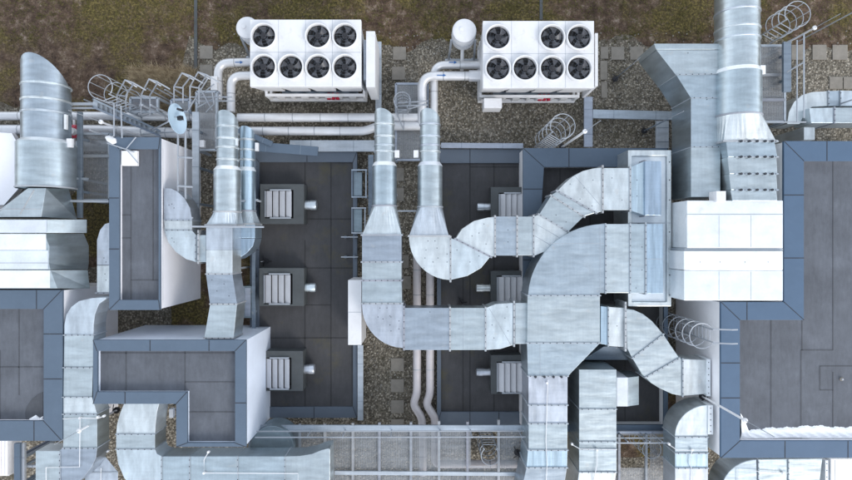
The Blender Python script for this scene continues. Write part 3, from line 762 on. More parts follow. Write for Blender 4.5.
# LQ big
t = duct('widest silver duct, large quarter curve then straight down at centre right', (565, 300)); z0, z1 = 2.2, 3.8
section(t, 'elbow', [(605, 224)] + arc(605, 299, 77, 75, 92, 176, 14) + [(528, 295.5), (600, 295.5), (600, 293), (605, 293)], z0, z1, 'galv', seams=[((600, 226), (600, 293)), ((549, 243.5), (604, 243.5))])
section(t, 'duct_section', [(606, 224), (630, 224), (630, 293), (606, 293)], z0, z1, rivets=[])
section(t, 'duct_section', [(630, 224), (645, 224), (645, 293), (630, 293)], z0, z1, 'galv', rivets=[(642, 247), (642, 270), (636, 288)])
section(t, 'end_box', [(646, 224), (663, 224), (663, 293.5), (646, 293.5)], z0, z1 + .04, 'galv_blue', seams=[((646, 259), (663, 259))])
section(t, 'duct_section', [(527.5, 295.5), (600, 295.5), (600, 343), (527, 343)], z0, z1, 'galv')
section(t, 'transition', [(527, 343), (600, 343), (568, 376), (528, 376)], z0, z1, 'galv', seams=[((540, 344), (540, 375))])
section(t, 'duct_section', [(528.5, 376), (567.5, 376), (567.5, 405), (528.5, 405)], z0, z1, 'galv_pale', seams=[((548, 380), (548, 404))])
section(t, 'duct_section', [(528.5, 405), (567.5, 405), (567.5, 423.5), (528.5, 423.5)], z0, z1, 'galv_pale')
section(t, 'duct_section', [(528.5, 423.5), (567.5, 423.5), (567.5, 450), (528.5, 450)], z0, z1, 'galv')
section(t, 'duct_section', [(528, 450), (567.5, 450), (567, 467.5), (526.5, 467.5)], z0, z1, 'galv_blue')
section(t, 'duct_section', [(526.5, 467.5), (567, 467.5), (562, 500), (519, 500)], z0, z1, 'galv')
for p, q in [((605.5, 224), (605.5, 293)), ((630, 224), (630, 293)), ((645.5, 223), (645.5, 294)), ((528, 295.5), (600, 295.5)), ((527, 343), (600, 343)), ((528, 376), (568, 376)), ((528.5, 405), (567.5, 405)), ((528.5, 423.5), (567.5, 423.5)), ((528, 450), (567.5, 450)), ((526.5, 467.5), (567, 467.5))]: flange(t, p, q, z0, z1, .05, .03, 'seamlt')
m = MB()
for x in (535, 544, 553, 561): p = W(x, 376.5, z1); m.disc(p, .05, z1 + .05, z1 + .12, 8)
part('bolt', m, 'seam', t)
supports(t, [(532, 300), (596, 340), (532, 400), (564, 445)], z0)
# east branch
t = duct('silver branch duct curving down right into the white wall', (650, 350)); z0, z1 = 2.4, 3.4
section(t, 'duct_section', [(600.5, 306), (608, 307), (608, 345), (600.5, 344)], z0, z1, 'galv_blue')
section(t, 'duct_section', [(608, 307), (624.5, 308), (624.5, 347), (608, 346)], z0, z1, 'galv_pale', rivets=[(617, 326)])
section(t, 'elbow', [(626, 309), (634, 310), (643, 314), (652, 321), (659, 329), (663, 334), (632, 358), (627, 348)], z0, z1, 'galv')
section(t, 'duct_section', [(663.5, 334.5), (679, 357.5), (645, 377), (640, 371), (632.5, 358.5)], z0, z1, 'galv')
section(t, 'elbow', [(679.5, 358), (682, 359), (682, 396), (672, 394), (659, 388), (651, 383), (645.5, 377.5)], z0, z1, 'galv')
section(t, 'end_box', [(683, 359), (707, 360), (707, 394), (683, 396)], z0, z1, 'galv_pale')
for p, q in [((608, 307), (608, 346)), ((663.5, 334), (632, 358.3)), ((679.3, 357.8), (645, 377.6)), ((682.5, 358.5), (682.5, 396.5))]: flange(t, p, q, z0, z1, .05, .02, 'seamlt')
flange(t, (625.3, 303), (625.3, 350), z0, z1 + .1, .08)
flange(t, (708, 360), (708, 395), z0, z1, .16, .04, 'galv_white')
supports(t, [(625, 346), (682, 392)], z0)

# plenum casing
t = thing('plenum_casing', 'upright bright metal casing where the two big ducts end', 'plenum', W(650, 230, 1.2))
m = MB(); ring_mesh(m, [(628, 150), (671.5, 150), (671.5, 306.5), (628, 306.5)], [(632, 156), (667, 156), (667, 302), (632, 302)], 1.25, 3.12, 3.12); part('frame', m, 'galv_pale', t, bevel=.03)
m = MB(); m.rect(632.2, 156.2, 666.8, 301.8, 1.25, 3.0, 3.12); m.mat(1); m.bar(W(629, 223, 3.12), W(671, 223, 3.12), .03, .02); part('panel', m, ['galv_white', 'flange'], t)
m = MB()
for y in (162, 180, 200, 232, 252, 275, 295): m.disc(W(669.5, y, 3.12), .025, 3.12, 3.14, 6)
part('screw', m, 'seam', t)

# slanted intake G
def prism_part(t, name, poly, z0, z1, mat, bevel=.02, **k):
    m = MB(); m.prism(poly, z0, z1); return part(name, m, mat, t, bevel=bevel, **k)
t = duct('slanted rectangular intake duct with dark side, upper right of centre', (700, 120)); z0, z1 = 2.2, 4.0
section(t, 'hood', [(656.5, 50), (720.5, 50), (720.5, 74), (676, 75)], z0, z1, 'galv', rivets=[(688, 53)])
section(t, 'hood', [(654, 43.5), (720.5, 43.5), (720.5, 49.5), (656.3, 49.5)], z0, z1 + .02, 'galv', label='rim strip of the hood')
section(t, 'hood', [(676.3, 75), (720.5, 74), (720.5, 98), (691, 98)], z0, z1, 'galv')
section(t, 'duct_section', [(691, 98), (720.5, 98), (720.5, 147), (691, 147)], z0, z1, 'galv', rivets=[(707, 99.5)])
section(t, 'duct_section', [(691, 147), (720.5, 147), (720.5, 197), (691, 197)], z0, z1, 'galv')
for p, q in [((676.3, 75), (720, 74)), ((691, 98), (720.5, 98)), ((691, 147), (720.5, 147))]: flange(t, p, q, z0, z1, .03, .01, 'seamlt')
supports(t, [(695, 140), (715, 140)], z0)
# ribbed duct under big right stack
t = duct('ribbed silver duct with bolt rows below the largest round stack', (755, 170)); z0, z1 = 3.0, 4.5
for k, (ya, yb_) in enumerate(((141, 157), (157, 174), (174, 190), (190, 201))):
    xa = 735 + (2 if k else 0); section(t, 'duct_section', [(726 + k * 1.5, ya), (774.5 + (2 if k else 0), ya), (777.5, yb_), (728 + k * 1.5, yb_)], z0, z1, 'galv')
for y in (141.5, 157, 174, 190):
    flange(t, (735, y), (778, y), z1 - .3, z1, .05, .0, 'steel')
    m = MB()
    for x in (740, 748, 756, 764, 771): p = W(x, y, z1); m.disc(p, .05, z1 + .05, z1 + .12, 8)
    part('bolt', m, 'seam', t)
supports(t, [(732, 150), (772, 150)], z0)
# white box right
t = thing('air_handler', 'big bright white air handling box beside the blue coping at right', 'air handler', W(730, 250, 0))
m = MB(); m.prism([(687, 200.5), (783, 200.5), (783, 248), (687, 248)], 2.9, 4.45); part('casing', m, 'galv_white', t, bevel=.02)
m = MB(); m.prism([(684, 251), (783, 251), (783, 270), (684, 270)], 2.9, 4.5); part('band_panel', m, 'galv_white', t, bevel=.02)
m = MB(); m.prism([(684, 270.5), (783, 270.5), (783, 300.5), (684, 300.5)], 2.9, 4.42); part('casing', m, 'galv_white', t, bevel=.02)
m = MB(); m.prism([(687, 214), (783, 214), (783, 214.7), (687, 214.7)], 4.45, 4.462); m.prism([(684.5, 248.2), (783, 248.2), (783, 250.8), (684.5, 250.8)], 3, 4.40); part('seam_strip', m, 'seamlt', t)
m = MB(); m.prism([(686, 200.5), (783, 200.5), (783, 300), (686, 300)], 0, 2.88, 4.42); part('plinth', m, 'wall_white', t)
m = MB()
for x_ in (719, 751): m.rect(x_, 215.5, x_ + .25, 247, 4.45, 4.458); m.rect(x_, 271.5, x_ + .25, 300, 4.42, 4.428)
part('panel_joint', m, 'seamlt', t)
m = MB(); m.rect(716.5, 191, 726, 202, 4.0, 4.6); part('cap_block', m, 'white', t, bevel=.01)
m = MB()
for x in (700, 720, 745, 768): m.disc(W(x, 262, 4.5), .015, 4.5, 4.512, 6)
part('screw', m, 'seam', t)
# lower BD duct
t = duct('plain bluish rectangular duct running down beside the widest duct', (597, 420)); z0, z1 = 1.6, 3.4
section(t, 'duct_section', [(579, 369.5), (616.5, 369.5), (616.5, 409), (579, 409)], z0, z1, 'galv')
section(t, 'duct_section', [(579, 409), (616.5, 409), (616.5, 441.5), (579, 441.5)], z0, z1, 'galv')
section(t, 'duct_section', [(579, 441.5), (616.5, 441.5), (616.5, 472), (579, 472)], z0, z1, 'galv')
section(t, 'duct_section', [(579, 472), (616.5, 472), (612, 500), (575, 500)], z0, z1, 'galv_pale')
for y in (409, 441.5, 449, 472): flange(t, (579, y), (616.5, y), z0, z1, .03, .015, 'seamlt')
supports(t, [(583, 430), (612, 430)], z0)
m = MB(); m.prism([(616.6, 377.5), (628, 377.5), (628, 406.5), (616.6, 406.5)], 1.9, 3.2)
part('side_outlet', m, 'galv_white', t, bevel=.02)
m = MB()
a = [W(628, 406.5, 3.2), W(639, 405, 2.9), W(639, 376, 2.9), W(628, 377.5, 3.2)]
m.loft([Vector((p.x, p.y, 1.9)) for p in a], a); part('side_outlet', m, 'galv', t, bevel=.02)
# blue-grey sloped hood below the big elbow
t = duct('dull blue-grey sloping hood in the gap below the widest duct', (610, 355))
m = MB(); tp = [W(604, 346.5, 2.3), W(632, 346.5, 2.3), W(641, 360, 2.0), W(583, 360, 2.0)]
m.loft([Vector((p.x, p.y, 1.25)) for p in tp][::-1], tp[::-1]); part('hood', m, 'steel_dark', t, bevel=.02)
# SE1
t = duct('duct with rounded upper left corner beside the white wall, lower right', (690, 450)); z0, z1 = 2.6, 3.8
section(t, 'elbow', arc(709, 436, 34, 31, 92, 178, 10) + [(675, 437), (708, 437)], z0, z1, 'galv_pale')
section(t, 'duct_section', [(675, 437), (708, 437), (708, 453), (675, 453)], z0, z1, 'galv')
section(t, 'duct_section', [(675, 453), (708, 453), (708, 468), (675, 468)], z0, z1, 'galv_blue')
section(t, 'duct_section', [(675, 468), (708, 468), (708, 500), (675, 500)], z0, z1, 'galv_pale')
flange(t, (710, 405), (710, 434), z0, z1, .2, 0, 'galv_white')
for y in (437, 453, 468): flange(t, (675, y), (708, y), z0, z1, .04, .02, 'seamlt')
# SE2
t = duct('duct with curved left end below the blue coping at the bottom right', (780, 480)); z0, z1 = 2.6, 3.7
section(t, 'elbow', arc(758, 492, 37, 32.5, 92, 178, 10) + [(721, 500), (758, 500)], z0, z1, 'galv')
section(t, 'duct_section', [(758, 459.5), (788, 459), (788, 500), (758, 500)], z0, z1, 'galv')
section(t, 'duct_section', [(788, 459), (822.5, 458.5), (820, 480), (812, 500), (788, 500)], z0, z1, 'galv')
for x in (758, 788): flange(t, (x, 459), (x, 500), z0, z1, .03, .0, 'seamlt')
t = duct('white duct end at the bottom right corner', (845, 480))
section(t, 'duct_section', [(831, 459), (880, 459), (880, 500), (831, 500)], 2.6, 3.7, 'galv_white', seams=[((835, 460), (835, 500))])
flange(t, (826, 460), (826, 500), 2.6, 3.6, .12, 0, 'galv_white')

# left plenum G
t = duct('huge bright white duct body at the left edge below the round stack', (30, 250))
def loft_px(t, name, top, zt, bot, zb, mat, bevel=.015, label=None):
    tp = [W(x, y, zt) for x, y in top]; bt = [W(x, y, zb) for x, y in bot]
    if area(tp) < 0: tp = tp[::-1]; bt = bt[::-1]
    m = MB(); m.loft(bt, tp); return part(name, m, mat, t, bevel=bevel, label=label)
# transition
loft_px(t, 'transition', [(28, 188), (46, 188), (41, 217), (-4, 217), (2, 210)], 4.55, [(26, 189), (69, 189), (77, 219), (-8, 219), (-4, 212)], 2.9, 'galv')
loft_px(t, 'lip', [(-30, 219.5), (47, 219.5), (47, 233), (-30, 233)], 4.65, [(-30, 219.5), (87, 219.5), (87, 233), (-30, 233)], 3.4, 'galv')
loft_px(t, 'body', [(-30, 233.5), (44, 233.5), (49, 246), (48.5, 263), (50, 269.5), (-30, 269.5)], 4.6, [(-30, 233.5), (84, 233.5), (89, 246), (89, 263), (88, 269.5), (-30, 269.5)], 2.6, 'galv')
loft_px(t, 'skirt', [(-30, 270), (50, 270), (57, 288.5), (8, 288.5), (-30, 288.5)], 4.58, [(-30, 270), (88, 270), (90, 288.5), (8, 288.5), (-30, 288.5)], 3.2, 'galv')
for y0_, y1_, xr, zz in ((220, 232.6, 46.5, 4.65), (234, 250, 46, 4.6), (250.6, 269, 48, 4.6), (270.5, 288, 50, 4.58)):
    m = MB(); m.rect(-30, y0_, xr, y1_, zz + .003, zz + .012); part('top_glare_sheet', m, 'galv_white', t)  # whiter colour on the flat top paints bright sky reflected in the same metal
m = MB(); m.bar(W(34, 190, 4.56), W(20, 214, 4.56), .04, .02); m.bar(W(0, 209, 4.57), W(40, 209, 4.57), .03, .02); m.bar(W(-20, 263, 4.61), W(48, 263, 4.61), .02, .02); part('fold_strip', m, 'flange', t)
supports(t, [(10, 240), (40, 270)], 2.6)
t = duct('smooth pale lavender duct flank at the left edge above the huge white body', (5, 170))
loft_px(t, 'body', [(-30, 131), (12, 133), (17, 142), (20, 187), (4, 205), (-30, 205)], 3.2, [(-30, 131), (16, 133), (22, 142), (25, 187), (8, 208), (-30, 208)], .6, 'wall')
# small elbow under A coping
t = duct('pale elbow half hidden under the left coping of the narrow block', (103, 260))
section(t, 'elbow', [(112, 222), (105, 224), (100, 230), (97, 240), (97, 265), (112, 265)], 2.4, 3.4, 'galv_pale', rivets=[(104, 258), (106, 266 - 4)])
section(t, 'duct_section', [(97, 265.5), (112, 265.5), (112, 293), (97, 293)], 2.4, 3.4, 'galv_pale', rivets=[(105, 274), (106, 280)])
flange(t, (97, 293), (112, 293), 2.4, 3.4)
# U-left long duct
t = duct('long narrow duct running down between the two left roof blocks', (80, 380)); z0, z1 = 3.25, 4.15
section(t, 'elbow', [(64, 335), (64, 325), (66, 315), (71, 307), (79, 301), (92, 298), (106, 297.5), (106, 299), (99, 304), (95, 314), (93.5, 325), (93.5, 335)], z0, z1, 'galv_pale')
section(t, 'duct_section', [(64, 335), (93.5, 335), (93, 367), (63.5, 367)], z0, z1, 'galv')
section(t, 'duct_section', [(63.5, 367), (93, 367), (92, 397), (63, 397)], z0, z1, 'galv')
section(t, 'transition', [(63, 397), (92, 397), (97, 414), (63, 414)], z0, z1, 'galv_pale')
section(t, 'duct_section', [(63, 414), (97, 414), (97, 448), (63, 448)], z0, z1, 'galv')
section(t, 'elbow', [(63, 448.5), (97, 448.5), (96, 458), (92, 467), (85, 476), (76, 484), (60, 495), (60, 450)], z0, z1, 'galv')
section(t, 'duct_section', [(35.5, 451), (60, 451), (60, 500), (35.5, 500)], z0, z1, 'galv')
for p, q in [((64, 335), (93.5, 335)), ((63.5, 367.5), (93, 367.5)), ((63, 397), (92, 397)), ((63, 414), (97, 414)), ((63, 448), (97, 448))]: flange(t, p, q, z0, z1, .035, .02, 'seamlt')
flange(t, (60.3, 451), (60.3, 500), z0, z1, .035, 0, 'seamlt')
# curved in notch
t = duct('wide pale duct emerging from the notch and turning right along the bottom', (140, 440)); z0, z1 = 3.0, 4.0
section(t, 'elbow', [(125, 401), (160, 401), (157, 412), (155.5, 425), (155, 434), (116, 434), (117, 424), (120, 413)], z0, z1, 'galv_pale')
section(t, 'duct_section', [(116, 434), (155, 434), (155, 449), (116, 449)], z0, z1, 'galv')
section(t, 'elbow', [(116, 449.5), (155, 449.5), (157, 454), (162, 456.5), (162, 502), (146, 498), (134, 490), (124, 478), (118, 464)], z0, z1, 'galv_pale')
section(t, 'duct_section', [(162, 456.5), (190, 456.5), (190, 502), (162, 502)], z0, z1, 'galv')
section(t, 'duct_section', [(190, 456.5), (238, 456.5), (238, 502), (190, 502)], z0, z1, 'galv')
section(t, 'duct_section', [(238, 456.5), (285, 456.5), (285, 502), (238, 502)], z0, z1, 'galv')
section(t, 'end_section', [(285, 456.5), (300, 456), (312, 454), (322, 450), (328, 448.5), (330, 449), (330, 502), (285, 502)], z0, z1, 'galv')
for p, q in [((116, 434), (155, 434)), ((116, 449), (155, 449)), ((162, 456.5), (162, 502)), ((190, 456.5), (190, 502)), ((238, 456.5), (238, 502)), ((285, 456.5), (285, 502))]: flange(t, p, q, z0, z1, .03, .01, 'seamlt')
t = duct('small pointed duct piece between two curved ducts at the bottom left', (105, 475))
loft_px(t, 'body', [(105, 456), (118, 472), (118, 500), (84, 500), (85, 473)], 3.2, [(105, 456), (118, 472), (118, 500), (84, 500), (85, 473)], 2.2, 'galv_pale')
m = MB(); m.bar(W(86, 472.5, 3.21), W(118, 472.5, 3.21), .05, .03); part('flange', m, 'steel', t)
# round blue pipe end behind the walkway
t = duct('blue round duct top peeking out beside the L-shaped block', (270, 445))
m = MB(); p = W(272, 448, 2.4); m.disc(p, .95, 1.2, 2.4, 40); part('barrel', m, 'galv_dark', t, bevel=.03)
# left-centre duct from stack S1
t = duct('bent rectangular duct from the left stack dropping onto the L-shaped block', (222, 280)); z0, z1 = 2.9, 4.0
section(t, 'duct_section', [(206, 225), (232.5, 225), (232.5, 250), (206, 250)], z0, z1, 'galv_pale')
section(t, 'duct_section', [(206, 250), (232.5, 250), (232.5, 274), (206, 274)], z0, z1, 'galv_pale')
section(t, 'duct_section', [(206, 274.5), (232.5, 274.5), (237, 304), (210, 304)], z0, z1, 'galv', rivets=[(212, 280), (217, 291), (224, 284), (229, 296)])
section(t, 'duct_section', [(210, 304.5), (237, 304.5), (233.5, 339), (204, 339)], z0, z1, 'galv')
for p, q in [((206, 274), (232.5, 274)), ((210, 304), (237, 304)), ((204, 338), (233.5, 338))]: flange(t, p, q, z0, z1, .045, .02)
supports(t, [(210, 270), (228, 270)], z0)
# curved left fan shape
t = duct('pale half-round duct bulging against the lavender wall of the narrow block', (180, 225)); z0, z1 = 3.0, 3.95
section(t, 'elbow', [(164, 188), (171, 188.5), (178, 192), (185, 199), (190, 208), (192, 220), (164, 220)], z0, z1, 'galv_pale', rivets=[(172, 204), (174, 208), (169, 205)])
section(t, 'duct_section', [(164, 220.5), (192, 220.5), (192, 230), (164.5, 230)], z0, z1, 'galv_pale')
section(t, 'elbow', [(164.5, 230.5), (192, 230.5), (196, 235), (196, 262), (186, 259), (176, 252), (168, 242)], z0, z1, 'galv_pale', rivets=[(172, 238), (174, 242)])
section(t, 'duct_section', [(196, 235), (206, 235), (206, 262), (196, 262)], z0, z1, 'galv')
for p, q in [((164, 220.3), (192, 220.3)), ((164.5, 230.3), (192, 230.3)), ((196, 235), (196, 262))]: flange(t, p, q, z0, z1, .03, .01, 'seamlt')
flange(t, (198.5, 230), (198.5, 264), z0, z1 + .06, .05, .0)
# blue lower elbow from S2
t = duct('blue lower elbow tucked right of the bent duct', (245, 235)); z0, z1 = 1.9, 2.9
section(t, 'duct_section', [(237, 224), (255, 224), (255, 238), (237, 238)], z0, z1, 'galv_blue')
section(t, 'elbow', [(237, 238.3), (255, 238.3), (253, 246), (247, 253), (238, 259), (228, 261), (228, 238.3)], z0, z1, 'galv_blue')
# right-top loop ducts
t = duct('rounded horizontal duct at the right edge above the blue coping', (820, 110)); z0, z1 = 1.9, 2.9
section(t, 'elbow', [(787, 124), (789, 112), (794, 102), (802, 95), (812, 92), (828, 91), (828, 106), (812, 107), (806, 111), (800, 124)], z0, z1, 'galv_pale')
section(t, 'duct_section', [(828, 91), (840, 90.5), (840, 106), (828, 106)], z0, z1, 'galv')
section(t, 'duct_section', [(840, 90.5), (880, 91), (880, 106), (840, 106)], z0, z1, 'galv_pale')
for x in (828, 840): flange(t, (x, 91), (x, 106), z0, z1, .04, .02, 'seamlt')
t = duct('lower straight duct at the right edge just above the blue coping', (830, 116)); z0, z1 = 2.2, 3.3
section(t, 'duct_section', [(809, 108), (834, 107.5), (834, 123), (811, 123)], z0, z1, 'galv_pale')
section(t, 'duct_section', [(834, 107.5), (880, 107.5), (880, 123), (834, 123)], z0, z1, 'galv')
flange(t, (834, 107.5), (834, 123), z0, z1, .04, .03)
m = MB(); m.prism([(804, 127), (815, 127), (815, 140), (804, 140)], .5, 3.0); part('down_box', m, 'galv_pale', t, bevel=.02)

# ------------------------------------------------------------------ white cabinet & trays
t = thing('cabinet', 'tall bright white cabinet beside the left elbow of the L-shaped duct', 'cabinet', W(355, 312, 0))
m = MB(); m.rect(348, 280, 361.5, 345, .7, 2.6); part('casing', m, 'white', t, bevel=.02)
m = MB()
for y in (284, 341): m.rect(350, y - 1.5, 360, y + 1.5, 0, .7, .7)
part('foot', m, 'steel', t)
m = MB(); m.rect(348.3, 312, 361.2, 312.4, 2.6, 2.606); part('door_joint', m, 'seamlt', t)
t = thing('cabinet', 'small grey cabinet beneath the blue elbow near the left low roof', 'cabinet', W(247, 302, 0))
m = MB(); m.rect(243, 286, 252.5, 318, 0, .9); part('casing', m, 'galv_dark', t, bevel=.02)
m = MB(); m.rect(245, 288, 250.5, 316, .9, .94); part('lid', m, 'steel', t)

def tray(label, p, q, w, z=.55, mat='steel', h=.14, cat='cable tray', name='cable_tray', group='steel trays and beams on the roof', feet=True):
    a, b = W(*p, z), W(*q, z); t = thing(name, label, cat, (a.x, a.y, 0), group)
    m = MB(); m.bar(a, b, w, h); part('cover', m, mat, t, bevel=.012)
    if feet:
        n = max(2, int((b - a).length / 1.6)); 
        d = (b - a)
        for i in range(n):
            m = MB(); c = a + d * (i + .5) / n; m.bar((c.x, c.y, 0), (c.x, c.y, z - h / 2), .1)
            m.bar(c + Vector((0, 0, h / 2 + .002)) - d.normalized() * .01, c + Vector((0, 0, h / 2 + .002)) + d.normalized() * .01, w, .012)
            part('foot', m, 'steel_dark', t)
    return t
tray('grey cable tray running down from the right chiller to the low block', (588, 97), (588, 147), .40)
tray('grey cable tray crossing the gravel toward the slanted intake duct', (592.5, 114), (676, 116), .40, .56)
tray('short grey cable tray going down beside the bright metal casing', (662, 121), (662, 149), .58, .52)
tray('grey cable tray along the right end of the left chiller', (378.5, 42), (378.5, 112), .28, .5)
tray('grey steel ledge along the top edge of the left low roof', (290, 146), (375, 146), .52, .72)
tray('grey steel ledge along the top edge of the right low roof', (441, 145.5), (523, 146), .24, .75)
tray('blue-grey beam slanting from the left stacks over the low roof', (249, 146), (318, 151.5), .42, 1.5, 'coping')
tray('short blue-grey diagonal beam above the thinner blue stack', (238, 130), (272, 144), .24, 1.6, 'coping')
tray('long grey post-like beam on the right rim of the left low roof', (360.5, 345), (360.5, 420), .26, .7)
tray('grey beam on the right rim of the left low roof beside the stack', (371, 155), (371, 215), .25, .6, 'steel_dark')
tray('steel beam at the left of the grating near the large round stack', (80, 112), (80, 218), .20, 2.6, 'steel_dark')
tray('dark steel rail along the right flank of the blue stacks', (254, 150), (254, 330), .16, .9, 'steel_dark')
tray('grey horizontal beam crossing the ducts beside the top hatch', (190, 226.5), (264, 227), .07, 4.1, 'rail', .07, feet=False)
tray('pale bar crossing from the left plenum to the narrow block', (69, 201), (109, 201.5), .10, 3.0, 'rail', .1, feet=False)
tray('pale upper beam reaching right from the large round stack', (64, 104), (100, 104), .12, 3.2, 'rail', .1, feet=False)
tray('pale lower beam reaching right from the large round stack', (66, 108), (103, 108), .08, 3.1, 'rail', .1, feet=False)
tray('thin pale rod across the lane below the two middle stacks', (394, 211), (420, 211), .06, 2.9, 'rail', .06, feet=False)
tray('grey column with rails beside the half-round pale duct', (196, 112), (196, 222), .30, 2.2, 'steel')
tray('dark green steel post along the upper right platform', (786.5, 42), (786.5, 92), .32, 3.4, 'steel_dark')
# rack brackets beside the left low roof
def rack(x0, y0, x1, y1, label):
    t = thing('bracket_frame', label, 'bracket', W((x0 + x1) / 2, (y0 + y1) / 2, .5), 'brackets between low roof and duct')
    m = MB(); z = 1.3
    for y in (y0, y1): m.bar(W(x0, y, z), W(x1, y, z), .05, .05)
    part('rail', m, 'steel', t)
    m = MB(); m.bar(W(x0 + .5, y0, z - .02), W(x0 + .5, y1, z - .02), .05); part('cross_rail', m, 'steel_dark', t)
    m = MB(); m.bar(W(x1 - 1, y0, z - .1), W(x1 - 1, y1, z - .1), .05)
    for y in (y0, y1): m.bar(W(x1 - 2, y, z), Vector((W(x1 - 2, y, z).x, W(x1 - 2, y, z).y, .5)), .05)
    part('stand', m, 'steel', t)
rack(351.5, 170, 367, 197, 'pale bracket frame beside the left middle stack, upper')
rack(351.5, 208, 366, 233, 'pale bracket frame beside the left middle stack, lower')
tray('thin pale bar on the left low roof above the white cabinet, upper', (341, 237), (358, 237), .05, 1.2, 'rail', .05)
tray('thin pale bar on the left low roof above the white cabinet, lower', (341, 257), (358, 257), .05, 1.2, 'rail', .05)
for (x0, y0, x1, y1, lab) in ((353.5, 172, 362, 196, 'green-grey panel on the upper bracket frame'), (353.5, 209, 362, 232, 'green-grey panel on the lower bracket frame')):
    m = MB(); m.rect(x0, y0, x1, y1, 1.0, 1.2); tag(part('panel_box', m, 'galv_dark', bevel=.02), lab, 'panel', 'green-grey panels')

# ------------------------------------------------------------------ ladders
def ladder(label, base, z0, z1, facing, r=.38, hoops=5, w=.45, topbars=False, zh=None):
    """base: pixel at z0 of ladder centre; facing: direction (deg) from ladder towards cage"""
    b = W(base[0], base[1], z0); a = math.radians(facing); d = Vector((math.cos(a), math.sin(a), 0)); s = Vector((-math.sin(a), math.cos(a), 0))
    t = thing('cage_ladder', label, 'ladder', b, 'caged roof ladders')
    for k in (-1, 1):
        m = MB(); p = b + s * k * w / 2; m.tube([(p.x, p.y, z0), (p.x, p.y, z1)], .03, 6); part('rail', m, 'rail', t)
    m = MB(); n = int((z1 - z0) / .3)
    for i in range(1, n): m = MB(); z = z0 + i * .3; p, q = b - s * w / 2, b + s * w / 2; m.tube([(p.x, p.y, z), (q.x, q.y, z)], .018, 5); part('rung', m, 'rail', t)
    zh = z0 + .6 if zh is None else zh
    c = b + d * r * .85
    for i in range(hoops):
        z = zh + (z1 - .05 - zh) * i / (hoops - 1)
        m = MB(); m.hoop((c.x, c.y, z), r, .017, a - 2.5, a + 2.5, 20); part('hoop', m, 'rail', t)
    m = MB()
    for k in (-1.6, -.8, 0, .8, 1.6):
        p = c + Vector((math.cos(a + k), math.sin(a + k), 0)) * r; m.bar((p.x, p.y, zh), (p.x, p.y, z1 - .05), .03, .015)
    part('cage_bars', m, 'rail', t)
    if topbars:
        m = MB()
        for k in (-1, 1):
            p = b + s * k * w / 2 * 1.1; q = p - d * .65; m.tube([(p.x, p.y, z1 - .02), (q.x, q.y, z1 + .15), (q.x - d.x * .25, q.y - d.y * .25, z1 + .1)], .03, 6)
        part('grab_rail', m, 'rail', t)
    return t
ladder('caged ladder on gravel below the right chiller', (539, 150), .3, 4.1, 60, .50, 5, .5)
ladder('caged ladder climbing the white wall of the stepped block', (671, 322), .6, 4.5, 180 + 0, .50, 6, .5, True)
ladder('caged ladder standing upper left beside the large round stack', (152, 118), .6, 4.6, 110, .48, 4, .5)
ladder('caged ladder at the top right behind the largest round stack', (764, 40), 3.0, 4.9, 60, .50, 4, .55)
ladder('caged ladder inside the opening of the bottom walkway', (485, 431), 0, 2.3, 270, .40, 4, .6)
ladder('caged ladder inside the right-hand grating opening by the curved duct', (633, 425), 0, 2.3, 270, .40, 4, .6)
ladder('faint caged ladder left of the right chiller pipes', (404, 118), .2, 2.4, 90, .36, 4, .45)

# ------------------------------------------------------------------ railings / platforms
def grating(label, x0, y0, x1, y1, z, step=.07, group='steel grating walkways', holes=()):
    a, b = W(x0, y1, z), W(x1, y0, z)
    t = thing('grating_walkway', label, 'walkway', ((a.x + b.x) / 2, (a.y + b.y) / 2, 0), group)
    m = MB(); y = a.y
    hs = [(W(h[0], h[3], z), W(h[2], h[1], z)) for h in holes]
    while y < b.y:
        x = a.x; segs = [(a.x, b.x)]
        for ha, hb in hs:
            if ha.y < y < hb.y: segs = [(s0, s1) for s in segs for s0, s1 in ((s[0], min(s[1], ha.x)), (max(s[0], hb.x), s[1])) if s1 > s0]
        for s0, s1 in segs: m.add([(s0, y, z), (s1, y, z), (s1, y + .019, z), (s0, y + .019, z), (s0, y, z - .04), (s1, y, z - .04)], [[0, 1, 2, 3], [4, 5, 1, 0]])
        y += step * .6
    x = a.x
    while x < b.x:
        segs = [(a.y, b.y)]
        for ha, hb in hs:
            if ha.x < x < hb.x: segs = [(s0, s1) for s in segs for s0, s1 in ((s[0], min(s[1], ha.y)), (max(s[0], hb.y), s[1])) if s1 > s0]
        for s0, s1 in segs: m.add([(x, s0, z + .002), (x + .014, s0, z + .002), (x + .014, s1, z + .002), (x, s1, z + .002)], [[0, 1, 2, 3]])
        x += step
    part('grating', m, 'mesh', t)
    m = MB()
    for p, q in (((x0, y0), (x1, y0)), ((x0, y1), (x1, y1)), ((x0, y0), (x0, y1)), ((x1, y0), (x1, y1))): m.bar(W(*p, z - .05), W(*q, z - .05), .10, .14)
    part('edge_beam', m, 'steel', t)
    for p in ((x0, y0), (x1, y0), (x0, y1), (x1, y1)):
        q = W(*p, z); m = MB(); m.bar((q.x, q.y, 0), (q.x, q.y, z - .05), .1); part('post', m, 'steel', t)
    return t
t = grating('long steel grating walkway along the bottom of the picture', 250, 428, 527, 500, 2.0, holes=[(471, 432, 497, 466)])
for x in (353, 379.5, 411, 439, 467.5, 498.5, 325, 300):
    m = MB(); m.bar(W(x, 424 - (x * 7) % 5, 2.06), W(x, 500, 2.06), .11, .12); part('cross_beam', m, 'mesh', t)
m = MB(); m.bar(W(250, 428, 2.09), W(525, 428, 2.09), .26, .1); part('main_beam', m, 'steel', t)
m = MB(); m.bar(W(335, 472.5, 2.08), W(527, 474, 2.09), .16, .1); part('main_beam', m, 'steel', t)
t = grating('short steel grating walkway between plain duct and curved duct at lower right', 612, 432, 672, 500, 2.0, holes=[(617, 436, 650, 468)])
